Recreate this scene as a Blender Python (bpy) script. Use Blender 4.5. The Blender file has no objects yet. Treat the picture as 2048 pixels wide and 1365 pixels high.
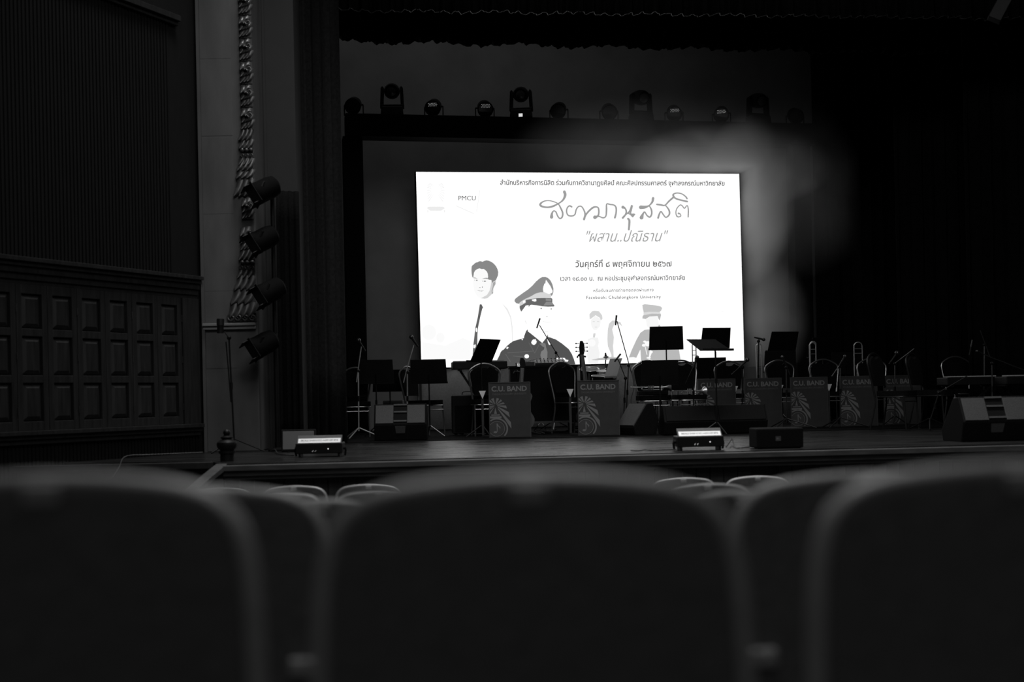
import bpy, math, random
from mathutils import Vector, Matrix
from mathutils.geometry import tessellate_polygon
random.seed(7)
sc = bpy.context.scene
COL = sc.collection
PI = math.pi

# ------------------------------------------------------------------ camera
F = 2400.0            # focal length in pixels of the 2048 px wide frame
EYE = 0.55            # camera height above the stage floor (z = 0)
TH = 0.021            # slight roll of the hand-held camera
HY = 791.0            # horizon row
cd = bpy.data.cameras.new('camera')
cam = bpy.data.objects.new('camera', cd)
COL.objects.link(cam)
sc.camera = cam
cd.sensor_width = 36.0
cd.lens = 36.0 * F / 2048.0
cd.shift_y = (HY - 682.5) / 2048.0
cd.clip_start = 0.05
cd.clip_end = 200
ct, st = math.cos(TH), math.sin(TH)
cam.matrix_world = Matrix(((ct, st, 0, 0), (0, 0, -1, 0), (-st, ct, 0, EYE), (0, 0, 0, 1)))
cd.dof.use_dof = True
cd.dof.focus_distance = 17.5
cd.dof.aperture_fstop = 1.35

# ------------------------------------------------------------------ world, exposure
w = bpy.data.worlds.new('hall_dark')
sc.world = w
w.use_nodes = True
w.node_tree.nodes['Background'].inputs[0].default_value = (1, 1, 1, 1)
w.node_tree.nodes['Background'].inputs[1].default_value = 0.0015
sc.view_settings.view_transform = 'Standard'
sc.view_settings.look = 'None'
sc.view_settings.exposure = 0.0
sc.view_settings.gamma = 1.0
sc.view_settings.use_curve_mapping = False
SCREEN_L = 1.12
sc.cycles.volume_bounces = 2

def area(name, loc, target, size, power, sy=None, spread=None):
    l = bpy.data.lights.new(name, 'AREA')
    l.energy = power
    l.size = size
    if spread: l.spread = math.radians(spread)
    if sy:
        l.shape = 'RECTANGLE'; l.size_y = sy
    o = bpy.data.objects.new(name, l)
    COL.objects.link(o)
    o.location = loc
    o.rotation_euler = (Vector(target) - Vector(loc)).to_track_quat('-Z', 'Y').to_euler()
    o['kind'] = 'structure'
    return o
area('ceiling_stage_downlight', (1.2, 11.6, 8.4), (1.2, 11.75, 0), 8.0, 150, 1.0, 75)
area('ceiling_house_light', (1.6, 4.0, 8.0), (2.2, 14.5, 0.3), 6.0, 100, 2.0, 110)
area('ceiling_row_light', (0.0, 2.4, 5.5), (0.0, 2.2, 0), 3.0, 64)
area('added_rear_fill', (0.3, -4.0, 5.0), (0.2, 1.6, 0.3), 2.0, 3.0, None, 60)  # added fill from behind the camera, only to lift the seat backs
area('added_haze_glow_fill', (-0.4, 17.8, 8.7), (0.2, 21.3, 2.0), 6.5, 8.0, 0.6, 110)  # added unseen fill on the backcloth, stands in for the glow of the haze

# ------------------------------------------------------------------ pixel helpers (points in the place, at a real depth)
def at(px, py, d):
    a_, b_ = px - 1024.0, HY - py
    a = a_ * ct + b_ * st
    b = -a_ * st + b_ * ct
    return Vector((a * d / F, d, EYE + b * d / F))
def ground_depth(px, py):
    b = -(px - 1024.0) * st + (HY - py) * ct
    return EYE * F / -b
def on_floor(px, d):
    # point of the stage floor at depth d seen in column px (near the floor line)
    py = HY + EYE * F / d - (px - 1024) * st
    v = at(px, py, d); v.z = 0
    return v
YAW = math.radians(10.6)
RIGHT = Vector((math.cos(YAW), math.sin(YAW), 0))
DEEP = Vector((-math.sin(YAW), math.cos(YAW), 0))
UP = Vector((0, 0, 1))

# ------------------------------------------------------------------ materials
def mat(name, c, rough=0.6, metal=0.0, var=0.25, scale=6.0, bump=0.0, stretch=(1, 1, 1), spec=0.5):
    m = bpy.data.materials.new(name)
    m.use_nodes = True
    nt = m.node_tree
    b = nt.nodes['Principled BSDF']
    tc = nt.nodes.new('ShaderNodeTexCoord')
    mp = nt.nodes.new('ShaderNodeMapping'); mp.inputs['Scale'].default_value = stretch
    nz = nt.nodes.new('ShaderNodeTexNoise'); nz.inputs['Scale'].default_value = scale; nz.inputs['Detail'].default_value = 4
    rp = nt.nodes.new('ShaderNodeValToRGB')
    lo, hi = c * (1 - var), c * (1 + var)
    rp.color_ramp.elements[0].color = (lo, lo, lo, 1); rp.color_ramp.elements[0].position = 0.3
    rp.color_ramp.elements[1].color = (hi, hi, hi, 1); rp.color_ramp.elements[1].position = 0.7
    L = nt.links.new
    L(tc.outputs['Object'], mp.inputs['Vector']); L(mp.outputs['Vector'], nz.inputs['Vector'])
    L(nz.outputs['Fac'], rp.inputs['Fac']); L(rp.outputs['Color'], b.inputs['Base Color'])
    b.inputs['Roughness'].default_value = rough
    b.inputs['Metallic'].default_value = metal
    b.inputs['Specular IOR Level'].default_value = spec
    if bump:
        bp = nt.nodes.new('ShaderNodeBump'); bp.inputs['Strength'].default_value = bump; bp.inputs['Distance'].default_value = 0.01
        L(nz.outputs['Fac'], bp.inputs['Height']); L(bp.outputs['Normal'], b.inputs['Normal'])
    return m
_em = {}
def glow(v, sample=False):
    k = (round(v, 3), sample)
    if k in _em: return _em[k]
    m = bpy.data.materials.new('white_emission_%d' % len(_em))
    m.use_nodes = True
    nt = m.node_tree
    nt.nodes.remove(nt.nodes['Principled BSDF'])
    e = nt.nodes.new('ShaderNodeEmission')
    e.inputs['Color'].default_value = (1, 1, 1, 1)
    e.inputs['Strength'].default_value = v
    nt.links.new(e.outputs[0], nt.nodes['Material Output'].inputs['Surface'])
    if not sample: m.cycles.emission_sampling = 'NONE'
    _em[k] = m
    return m
M = dict(
    black=mat('black_paint', 0.006, 0.5, spec=0.18),
    cloth=mat('black_cloth', 0.006, 0.95, scale=40, bump=0.2, spec=0.05),
    velvet=mat('dark_velvet', 0.018, 0.95, scale=30, bump=0.15, spec=0.1),
    border=mat('border_cloth', 0.006, 0.95, scale=30, spec=0.05),
    fabric=mat('chair_fabric', 0.006, 0.9, scale=60, bump=0.3, spec=0.08),
    chrome=mat('chair_metal', 0.33, 0.32, 0.9, 0.1),
    steel=mat('stand_steel', 0.10, 0.35, 0.85, 0.15),
    bright=mat('bright_chrome', 0.8, 0.3, 0.6, 0.1),
    brass=mat('lacquered_brass', 0.8, 0.3, 0.75, 0.15),
    cymbal=mat('cymbal_bronze', 0.45, 0.3, 0.9, 0.15),
    grey=mat('grey_tolex', 0.07, 0.6, scale=80, bump=0.2),
    grille=mat('speaker_grille', 0.055, 0.65, scale=120, bump=0.3),
    blackbox=mat('speaker_black', 0.006, 0.75, scale=60, spec=0.12),
    plastic=mat('black_plastic', 0.010, 0.45, spec=0.25),
    sign=mat('sign_board', 0.031, 0.75, scale=12, var=0.12),
    signedge=mat('sign_edge', 0.05, 0.7, var=0.1),
    signlight=mat('sign_lettering', 0.19, 0.7, var=0.08),
    signdim=mat('sign_small_lettering', 0.105, 0.7, var=0.08),
    white=mat('white_card', 0.75, 0.6, var=0.05),
    label=mat('white_label', 0.85, 0.35, var=0.04),
    ink=mat('label_ink', 0.02, 0.6),
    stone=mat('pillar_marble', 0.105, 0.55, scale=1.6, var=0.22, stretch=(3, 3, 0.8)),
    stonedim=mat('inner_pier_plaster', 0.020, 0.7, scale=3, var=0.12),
    ledge=mat('marble_ledge', 0.28, 0.4, var=0.1),
    carving=mat('gilded_carving', 0.12, 0.38, 0.5, 0.25, scale=14),
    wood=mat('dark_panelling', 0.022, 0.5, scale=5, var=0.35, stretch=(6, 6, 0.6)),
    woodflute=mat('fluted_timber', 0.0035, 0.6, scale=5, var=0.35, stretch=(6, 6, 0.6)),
    lip=mat('stage_lip_timber', 0.085, 0.45, scale=4, var=0.3, stretch=(1, 5, 5)),
    apron=mat('stage_front_boards', 0.022, 0.6, scale=4, var=0.3, stretch=(5, 5, 1)),
    carpet=mat('black_carpet', 0.008, 0.95, scale=60, bump=0.3, spec=0.05),
    aisle=mat('hall_floor', 0.02, 0.7, scale=3),
    backdrop=mat('grey_backcloth', 0.27, 0.9, scale=1.5, var=0.12, spec=0.1),
    skirt=mat('grey_skirt_cloth', 0.30, 0.95, scale=30, var=0.1, spec=0.05),
    seatframe=mat('seat_frame_metal', 0.45, 0.42, 0.35, 0.08, scale=20),
    seatback=mat('seat_back_fabric', 0.11, 0.9, scale=50, var=0.15, bump=0.2, spec=0.15),
    lantern=mat('lantern_enamel', 0.004, 0.85, spec=0.06),
    lens=mat('lamp_lens', 0.06, 0.12, 0.2),
    panel=mat('diffuser_panel', 0.13, 0.6, var=0.05),
    amp=mat('amp_tolex', 0.012, 0.85, scale=90, bump=0.3, spec=0.12),
    neck=mat('guitar_neck', 0.07, 0.4, scale=4, stretch=(1, 1, .2)),
    guitar=mat('guitar_body', 0.10, 0.25),
    keys=mat('piano_keys', 0.5, 0.35, var=0.05),
    paper=mat('sheet_paper', 0.8, 0.8, var=0.04),
    cable=mat('cable_rubber', 0.03, 0.45),
    palecable=mat('pale_cable', 0.16, 0.5),
)
def make_translucent(m, f):
    nt = m.node_tree; tr_ = nt.nodes.new('ShaderNodeBsdfTranslucent'); tr_.inputs['Color'].default_value = (0.85, 0.85, 0.85, 1)
    mx = nt.nodes.new('ShaderNodeMixShader'); mx.inputs[0].default_value = f
    nt.links.new(nt.nodes['Principled BSDF'].outputs[0], mx.inputs[1]); nt.links.new(tr_.outputs[0], mx.inputs[2])
    nt.links.new(mx.outputs[0], nt.nodes['Material Output'].inputs['Surface'])
make_translucent(M['paper'], 0.8)
# stage floor: glossy boards running across the stage
def floor_mat():
    m = mat('polished_stage_boards', 0.018, 0.32, scale=2.0, var=0.5, stretch=(0.5, 3.0, 1), spec=0.22)
    nt = m.node_tree; L = nt.links.new
    b = nt.nodes['Principled BSDF']
    tc = nt.nodes.new('ShaderNodeTexCoord')
    mp = nt.nodes.new('ShaderNodeMapping'); mp.inputs['Scale'].default_value = (0.7, 2.6, 1)
    nz = nt.nodes.new('ShaderNodeTexNoise'); nz.inputs['Scale'].default_value = 2.2; nz.inputs['Detail'].default_value = 6
    bp = nt.nodes.new('ShaderNodeBump'); bp.inputs['Strength'].default_value = 0.6; bp.inputs['Distance'].default_value = 0.012
    rr = nt.nodes.new('ShaderNodeMapRange'); rr.inputs['From Min'].default_value = 0.35; rr.inputs['From Max'].default_value = 0.7
    rr.inputs['To Min'].default_value = 0.2; rr.inputs['To Max'].default_value = 0.5
    L(tc.outputs['Object'], mp.inputs['Vector']); L(mp.outputs['Vector'], nz.inputs['Vector'])
    L(nz.outputs['Fac'], bp.inputs['Height']); L(bp.outputs['Normal'], b.inputs['Normal'])
    L(nz.outputs['Fac'], rr.inputs['Value']); L(rr.outputs['Result'], b.inputs['Roughness'])
    return m
M['stage'] = floor_mat()

# ------------------------------------------------------------------ mesh builder
class MB:
    def __init__(s): s.v = []; s.f = []
    def add(s, vs, fs, T=None):
        n = len(s.v)
        s.v += [(T @ Vector(p)) if T else Vector(p) for p in vs]
        s.f += [tuple(i + n for i in f) for f in fs]
        return s
    def box(s, c, size, T=None, taper=1.0):
        x, y, z = (q / 2 for q in size); cx, cy, cz = c; k = taper
        vs = [(cx - x, cy - y, cz - z), (cx + x, cy - y, cz - z), (cx + x, cy + y, cz - z), (cx - x, cy + y, cz - z),
              (cx - x * k, cy - y * k, cz + z), (cx + x * k, cy - y * k, cz + z), (cx + x * k, cy + y * k, cz + z), (cx - x * k, cy + y * k, cz + z)]
        return s.add(vs, [(0, 3, 2, 1), (4, 5, 6, 7), (0, 1, 5, 4), (1, 2, 6, 5), (2, 3, 7, 6), (3, 0, 4, 7)], T)
    def bar(s, a, b, w_, h_, up=UP):
        a, b = Vector(a), Vector(b); d = (b - a); l = d.length; d.normalize()
        up = Vector(up)
        if abs(d.dot(up)) > 0.99: up = Vector((1, 0, 0))
        x = d.cross(up).normalized(); z = x.cross(d)
        vs = [a + x * (i * w_ / 2) + z * (j * h_ / 2) + d * (k * l) for k in (0, 1) for i, j in ((-1, -1), (1, -1), (1, 1), (-1, 1))]
        return s.add(vs, [(0, 1, 2, 3), (7, 6, 5, 4), (0, 4, 5, 1), (1, 5, 6, 2), (2, 6, 7, 3), (3, 7, 4, 0)])
    def tube(s, pts, r, n=8, closed=False, flat=1.0):
        pts = [Vector(p) for p in pts]; N = len(pts)
        rs = r if isinstance(r, (list, tuple)) else [r] * N
        vs = []; prev = None
        for i, p in enumerate(pts):
            if closed: d = pts[(i + 1) % N] - pts[i - 1]
            else: d = pts[min(i + 1, N - 1)] - pts[max(i - 1, 0)]
            if d.length < 1e-9: d = Vector((0, 0, 1))
            d.normalize()
            if prev is None:
                u = Vector((0, 1, 0)) if abs(d.y) < 0.9 else Vector((1, 0, 0))
            else: u = prev
            x = (u - d * u.dot(d)).normalized(); prev = x
            y = d.cross(x)
            for k in range(n):
                t = 2 * PI * k / n
                vs.append(p + (x * math.cos(t) * flat + y * math.sin(t)) * rs[i])
        fs = []
        for i in range(N if closed else N - 1):
            j = (i + 1) % N
            for k in range(n):
                fs.append((i * n + k, i * n + (k + 1) % n, j * n + (k + 1) % n, j * n + k))
        if not closed:
            fs.append(tuple(range(n))[::-1]); fs.append(tuple((N - 1) * n + k for k in range(n)))
        return s.add(vs, fs)
    def lathe(s, prof, n=16, T=None):
        vs = [(r * math.cos(2 * PI * k / n), r * math.sin(2 * PI * k / n), z) for r, z in prof for k in range(n)]
        fs = []
        for i in range(len(prof) - 1):
            for k in range(n):
                fs.append((i * n + k, i * n + (k + 1) % n, (i + 1) * n + (k + 1) % n, (i + 1) * n + k))
        fs.append(tuple(range(n))[::-1]); fs.append(tuple((len(prof) - 1) * n + k for k in range(n)))
        return s.add(vs, fs, T)
    def prism(s, poly, axis, lo, hi, T=None):
        # poly: 2D outline; axis 'y': (x,z) outline pushed along y; 'x': (y,z) along x; 'z': (x,y) along z
        def P(p, t): return {'y': (p[0], t, p[1]), 'x': (t, p[0], p[1]), 'z': (p[0], p[1], t)}[axis]
        n = len(poly)
        vs = [P(p, lo) for p in poly] + [P(p, hi) for p in poly]
        fs = [(i, (i + 1) % n, n + (i + 1) % n, n + i) for i in range(n)]
        tri = tessellate_polygon([[Vector((p[0], p[1], 0)) for p in poly]])
        fs += [tuple(t) for t in tri] + [tuple(n + i for i in t[::-1]) for t in tri]
        return s.add(vs, fs, T)
    def ball(s, c, r, n=12, m=8, T=None):
        rx, ry, rz = r if isinstance(r, (list, tuple)) else (r, r, r)
        vs = []; fs = []
        for i in range(m + 1):
            a = PI * (i + .001) / (m + .002)
            for k in range(n):
                t = 2 * PI * k / n
                vs.append((c[0] + rx * math.sin(a) * math.cos(t), c[1] + ry * math.sin(a) * math.sin(t), c[2] - rz * math.cos(a)))
        for i in range(m):
            for k in range(n):
                fs.append((i * n + k, i * n + (k + 1) % n, (i + 1) * n + (k + 1) % n, (i + 1) * n + k))
        return s.add(vs, fs, T)
    def build(s, name, m, parent=None, smooth=True, bevel=0.0, recalc=True):
        me = bpy.data.meshes.new(name)
        me.from_pydata([tuple(p) for p in s.v], [], s.f)
        if recalc:
            import bmesh
            bm = bmesh.new(); bm.from_mesh(me)
            bmesh.ops.recalc_face_normals(bm, faces=bm.faces)
            bm.to_mesh(me); bm.free()
        me.materials.append(m if not isinstance(m, str) else M[m])
        if smooth:
            me.shade_smooth()
            me.set_sharp_from_angle(angle=math.radians(38))
        o = bpy.data.objects.new(name, me)
        COL.objects.link(o)
        if parent: o.parent = parent
        if bevel:
            b = o.modifiers.new('bevel', 'BEVEL'); b.width = bevel; b.segments = 2; b.limit_method = 'ANGLE'
        return o

def tag(o, label=None, cat=None, group=None, kind=None):
    if label: o['label'] = label
    if cat: o['category'] = cat
    if group: o['group'] = group
    if kind: o['kind'] = kind
    return o
def thing(name, label, cat, loc=(0, 0, 0), rz=0.0, group=None):
    o = bpy.data.objects.new(name, None)
    COL.objects.link(o)
    o.empty_display_size = 0.1
    o.location = loc; o.rotation_euler = (0, 0, rz)
    return tag(o, label, cat, group)
def struct(name, mb, m, bevel=0.0, smooth=False):
    return tag(mb.build(name, m, None, smooth, bevel), kind='structure')
def dup(root, loc, rz, label, group=None):
    r = root.copy(); COL.objects.link(r); r.location = loc; r.rotation_euler = (0, 0, rz); r['label'] = label
    if group: r['group'] = group
    for ch in list(root.children):
        c = ch.copy(); COL.objects.link(c); c.parent = r
        for g in list(ch.children):
            e = g.copy(); COL.objects.link(e); e.parent = c
    return r
def smoothpts(pts, k=4):
    P = [Vector(p) for p in pts]; out = []
    for i in range(len(P) - 1):
        p0, p1, p2, p3 = P[max(i - 1, 0)], P[i], P[i + 1], P[min(i + 2, len(P) - 1)]
        for j in range(k):
            t = j / k
            out.append(0.5 * ((2 * p1) + (p2 - p0) * t + (2 * p0 - 5 * p1 + 4 * p2 - p3) * t * t + (3 * p1 - p0 - 3 * p2 + p3) * t ** 3))
    out.append(P[-1])
    return out
def text_mesh(body, spacing=1.0, bold=0.0):
    c = bpy.data.curves.new('lettering', 'FONT'); c.body = body; c.space_character = spacing; c.offset = bold; c.resolution_u = 3
    o = bpy.data.objects.new('lettering', c); COL.objects.link(o)
    bpy.context.view_layer.update()
    me = bpy.data.meshes.new_from_object(o.evaluated_get(bpy.context.evaluated_depsgraph_get()))
    vs = [v.co.copy() for v in me.vertices]; fs = [tuple(p.vertices) for p in me.polygons]
    bpy.data.objects.remove(o); bpy.data.curves.remove(c); bpy.data.meshes.remove(me)
    return vs, fs

# =================================================================== SETTING
def floor_line(px, py):
    v = at(px, py, ground_depth(px, py)); v.z = 0; return v
EL, ER = floor_line(447, 929), floor_line(2048, 888)
edge = (ER - EL).normalized()
E0, E1 = EL, ER + edge * 4.0
outw = Vector((edge.y, -edge.x, 0))
# stage floor
mb = MB()
left_back = Vector((-5.2, 11.6, 0))
poly = [E0, E1, Vector((E1.x, 26, 0)), Vector((-6.0, 26, 0)), left_back, E0 - edge * 0.15 + DEEP * 0.55]
n = len(poly)
mb.add([p for p in poly] + [p - UP * 0.06 for p in poly], [tuple(range(n)), tuple(range(2 * n - 1, n - 1, -1))] + [(i, n + i, n + (i + 1) % n, (i + 1) % n) for i in range(n)])
struct('floor_stage', mb, 'stage')
# lip mouldings and boarded front of the stage
mb = MB()
for (o0, z0, h, t) in ((0.03, -0.035, 0.05, 0.10), (0.005, -0.085, 0.045, 0.07), (-0.02, -0.125, 0.035, 0.05)):
    a, b = E0 + outw * o0, E1 + outw * o0
    mb.bar(a + UP * z0, b + UP * z0, t, h)
struct('trim_stage_lip', mb, 'lip', 0.006)
mb = MB()
L_ = (E1 - E0).length; k = 0; x = 0.0
while x < L_ - 0.02:
    wdt = 0.128
    if not (4.62 < x < 4.98):
        a = E0 + edge * (x + 0.004) - outw * 0.10; b = E0 + edge * (x + wdt - 0.004) - outw * 0.10
        mb.bar((a + b) / 2 + UP * -1.30, (a + b) / 2 + UP * -0.142, wdt - 0.008, 0.03, up=outw)
    x += wdt
mb.bar(E0 - outw * 0.15 + UP * -0.72, E1 - outw * 0.15 + UP * -0.72, 0.02, 1.14)
struct('wall_stage_front', mb, 'apron')
# side apron, lower edge beyond the newel
mb = MB()
a, b = left_back + Vector((0.2, -0.15, 0)), E0 - edge * 0.10 + DEEP * 0.45
a.y = b.y - 0.05
mb.bar(a + UP * -0.03, b + UP * -0.03, 0.08, 0.06)
mb.bar(a + UP * -0.6 + DEEP * 0.05, b + UP * -0.6 + DEEP * 0.05, 0.04, 1.08)
struct('trim_side_apron', mb, 'apron', 0.004)
# raked hall floor
fl = [(-2.0, -0.41), (1.44, -0.41), (2.2, -0.476), (3.35, -0.598), (6.65, -0.83), (9.1, -0.97), (11.4, -1.08)]
mb = MB(); vs = []
for y, z in fl: vs += [(-9, y, z), (9, y, z)]
mb.add(vs, [(2 * i, 2 * i + 1, 2 * i + 3, 2 * i + 2) for i in range(len(fl) - 1)])
mb.add([(v[0], v[1], v[2] - 0.1) for v in vs], [(2 * i, 2 * i + 2, 2 * i + 3, 2 * i + 1) for i in range(len(fl) - 1)])
struct('floor_hall', mb, 'aisle')
def hall_z(y):
    for (y0, z0), (y1, z1) in zip(fl, fl[1:]):
        if y0 <= y <= y1: return z0 + (z1 - z0) * (y - y0) / (y1 - y0)
    return fl[-1][1]
# black carpet under the band
mb = MB()
cp = [floor_line(640, 889), floor_line(960, 880), floor_line(1240, 874), floor_line(1500, 866), floor_line(1850, 857), floor_line(2048, 850)]
cp += [Vector((6.5, 19.5, 0)), Vector((-3.5, 19.5, 0))]
n = len(cp)
mb.add([p + UP * 0.008 for p in cp] + [p + UP * 0.0005 for p in cp], [tuple(range(n))] + [(i, (i + 1) % n, n + (i + 1) % n, n + i) for i in range(n)])
tag(mb.build('carpet', 'carpet', None, False), 'thin black carpet laid on the stage under the whole band', 'carpet')
CZ = 0.0098

# ---- left wall: fluted upper wall, cornice, panelled shutters, sill, fluted dado
WD = Vector((-0.466, -0.885, 0)); W0 = Vector((-3.41, 13.0, 0))
WN = Vector((0.885, -0.466, 0))
def wl(t, z, o=0.0): return W0 + WD * t + WN * o + UP * z
def wbox(mb, t0, t1, z0, z1, o0, o1):
    vs = [wl(t, z, o) for t in (t0, t1) for z in (z0, z1) for o in (o0, o1)]
    mb.add(vs, [(0, 1, 3, 2), (4, 6, 7, 5), (0, 4, 5, 1), (2, 3, 7, 6), (0, 2, 6, 4), (1, 5, 7, 3)])
TEND = 6.0
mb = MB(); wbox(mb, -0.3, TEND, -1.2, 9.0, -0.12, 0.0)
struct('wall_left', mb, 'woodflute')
mb = MB(); t = 0.34
while t < 5.0:
    wbox(mb, t, t + 0.026, 1.9, 4.56, 0.0, 0.014)
    t += 0.044
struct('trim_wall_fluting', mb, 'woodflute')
mb = MB(); t = 0.02
while t < 5.0:
    wbox(mb, t, t + 0.026, -1.1, 0.18, 0.0, 0.012)
    t += 0.044
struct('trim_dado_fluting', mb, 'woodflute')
mb = MB()
for z0, z1, o in ((1.86, 1.90, 0.13), (1.82, 1.86, 0.10), (1.76, 1.82, 0.075), (1.70, 1.76, 0.05), (1.66, 1.70, 0.03)):
    wbox(mb, 0.0, TEND, z0, z1, 0.0, o)
struct('trim_cornice', mb, 'wood', 0.004)
mb = MB()
for z0, z1, o in ((0.275, 0.315, 0.10), (0.235, 0.275, 0.07), (0.19, 0.235, 0.045)):
    wbox(mb, 0.0, TEND, z0, z1, 0.0, o)
struct('trim_sill', mb, 'wood', 0.004)
mb = MB()
for z0, z1, o in ((4.60, 4.66, 0.09), (4.56, 4.60, 0.05)):
    wbox(mb, 0.22, TEND, z0, z1, 0.0, o)
struct('trim_upper_moulding', mb, 'wood', 0.004)
mb = MB(); wbox(mb, 0.0, 0.245, 0.315, 1.66, 0.0, 0.05)
struct('trim_shutter_jamb', mb, 'wood', 0.003)
# shutter leaves, each a door in the panelling with three raised panels
LW = 0.353
for i in range(8):
    t0 = 0.25 + i * LW
    mb = MB()
    S = 0.062
    rails = [(0.315, 0.40), (0.755, 0.825), (1.185, 1.255), (1.575, 1.66)]
    wbox(mb, t0 + 0.003, t0 + S, 0.315, 1.66, 0.0, 0.035)
    wbox(mb, t0 + LW - S, t0 + LW - 0.003, 0.315, 1.66, 0.0, 0.035)
    for z0, z1 in rails: wbox(mb, t0 + S, t0 + LW - S, z0, z1, 0.0, 0.033)
    d = struct('door_%d' % (i + 1), mb, 'wood', 0.004)
    for (z0, z1) in ((0.40, 0.755), (0.825, 1.185), (1.255, 1.575)):
        q = MB(); a0, a1 = t0 + S + 0.012, t0 + LW - S - 0.012; b0, b1 = z0 + 0.012, z1 - 0.012; e = 0.035
        vs = [wl(a0, b0, .006), wl(a1, b0, .006), wl(a1, b1, .006), wl(a0, b1, .006), wl(a0 + e, b0 + e, .028), wl(a1 - e, b0 + e, .028), wl(a1 - e, b1 - e, .028), wl(a0 + e, b1 - e, .028)]
        q.add(vs, [(4, 5, 6, 7), (0, 1, 5, 4), (1, 2, 6, 5), (2, 3, 7, 6), (3, 0, 4, 7), (3, 2, 1, 0)])
        q.build('raised_panel', 'wood', d, False)
    if i % 2 == 0:
        for zc in (0.50, 1.0, 1.44):
            q = MB(); q.tube([wl(t0 + 0.003 + (LW - .006 if i % 2 else 0), zc - 0.035, 0.04), wl(t0 + 0.003 + (LW - .006 if i % 2 else 0), zc + 0.035, 0.04)], 0.005, 6)
            q.build('hinge', 'steel', d)

# ---- proscenium pillar
PD = 13.05
def pil(px, py, o=0.0): return at(px, py, PD - o)
pl = at(402, 500, PD).x; pr = at(512, 500, PD).x
mb = MB()
mb.box(((pl + pr) / 2, PD + 0.25, 3.9), (pr - pl, 0.5, 7.8))
struct('wall_proscenium_pillar', mb, 'stone', 0.01)
mb = MB()
for z in (0.91, 1.75, 2.59, 3.44, 4.28, 5.12):     # courses of the facing with fine joints
    mb.box((pl + 0.20, PD - 0.001, z + 0.4185), (0.335, 0.002, 0.837))
mb.box((pl + 0.016, PD - 0.018, 3.9), (0.032, 0.036, 7.8))
struct('trim_pillar_edge', mb, 'stone', 0.003)
zl = pil(460, 651).z
mb = MB()
mb.box((at(460, 651, PD).x, PD - 0.035, zl + 0.005), (at(513, 651, PD).x - at(408, 651, PD).x, 0.07, 0.03))
mb.box((at(460, 651, PD).x, PD - 0.022, zl - 0.03), (at(513, 651, PD).x - at(408, 651, PD).x, 0.044, 0.035))
struct('trim_pillar_ledge', mb, 'ledge', 0.006)
# set-back inner pier
ID = 13.5
il, ir = at(508, 400, ID).x, at(592, 300, ID).x
mb = MB()
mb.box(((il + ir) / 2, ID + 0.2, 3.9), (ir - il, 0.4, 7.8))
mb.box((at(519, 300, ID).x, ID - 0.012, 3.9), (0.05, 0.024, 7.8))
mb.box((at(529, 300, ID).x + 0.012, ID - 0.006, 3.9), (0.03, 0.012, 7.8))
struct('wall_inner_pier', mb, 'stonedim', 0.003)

# ---- backcloth and stage side
def deep_pt(px, py, d): return at(px, py, d)
SC = at(1160, 536, 20.1)                         # centre of the LED screen
def plane_pt(px, py, off=0.0):
    # meet the camera ray with the plane of the screen (pushed towards the hall by off)
    o = Vector((0, 0, EYE)); d = at(px, py, 1.0) - o
    c = SC - DEEP * off
    return o + d * ((c - o).dot(DEEP) / d.dot(DEEP))
bc = plane_pt(1160, 700, -0.9)
mb = MB()
a, b = plane_pt(600, 700, -0.9), plane_pt(1900, 700, -0.9); a.z = b.z = 0
mb.bar(a + UP * 4.5, b + UP * 4.5, 0.05, 9.0)
struct('wall_backdrop', mb, 'backdrop')
mb = MB(); mb.box((1.0, 26.0, 4.5), (18, 0.1, 9.2)); mb.box((9.3, 18.5, 4.5), (0.1, 15, 9.2))
struct('wall_stage_back', mb, 'border')
mb = MB(); mb.box((0.0, 18.0, 9.1), (19, 17, 0.1))
struct('ceiling_stage', mb, 'border')

def drape(name, label, a, b, z0, z1, m, fold=0.22, amp=0.06, cat='curtain', hem=0.0, hemcloth=None, group=None, seed=1, gather=0.0):
    r = random.Random(seed)
    a, b = Vector(a), Vector(b); a.z = b.z = 0
    d = b - a; Lg = d.length; d.normalize(); nrm = Vector((d.y, -d.x, 0))
    nseg = max(12, int(Lg / fold * 8)); ph = 0.0; xs = []
    vs = []; rows = 9
    offs = []; hz = []
    for i in range(nseg + 1):
        ph += 2 * PI / 8 * (0.75 + 0.5 * r.random())
        offs.append(amp * (math.sin(ph) + 0.35 * math.sin(2.3 * ph + 1)))
        hz.append(hem * (r.random() - 0.5) + hem * math.sin(i * 0.13))
    for j in range(rows + 1):
        f = j / rows
        for i in range(nseg + 1):
            z = (z0 + hz[i]) * (1 - f) + z1 * f
            p = a + d * (Lg * i / nseg) + nrm * offs[i] * (0.7 + 0.3 * (1 - f))
            vs.append((p.x, p.y, z))
    W = nseg + 1
    fs = [(j * W + i, j * W + i + 1, (j + 1) * W + i + 1, (j + 1) * W + i) for j in range(rows) for i in range(nseg)]
    q = MB(); q.add(vs, fs)
    o = q.build(name, m, None, True, 0, False)
    s = o.modifiers.new('thickness', 'SOLIDIFY'); s.thickness = 0.008
    tag(o, label, cat, group)
    if hemcloth:
        q = MB()
        q.tube([Vector(vs[i]) + nrm * 0.012 for i in range(nseg + 1)], 0.005, 5)
        h = q.build('hem_trim', hemcloth, o)
    return o
# house curtain drawn to the side
a = at(582, 300, 13.95); b = at(686, 300, 14.4)
drape('stage_curtain', 'tall dark stage curtain in vertical folds beside the inner stone pier', a, b, 0.02, 8.2, 'velvet', 0.13, 0.05, seed=3)
# black cloth over the lighting boom
a = at(556, 600, 13.22); b = at(603, 600, 13.30)
drape('boom_cloth', 'gathered black cloth hung behind the column of stage lanterns', a, b, 0.02, at(575, 382, 13.25).z, 'cloth', 0.07, 0.025, cat='cloth', seed=5)
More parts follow.
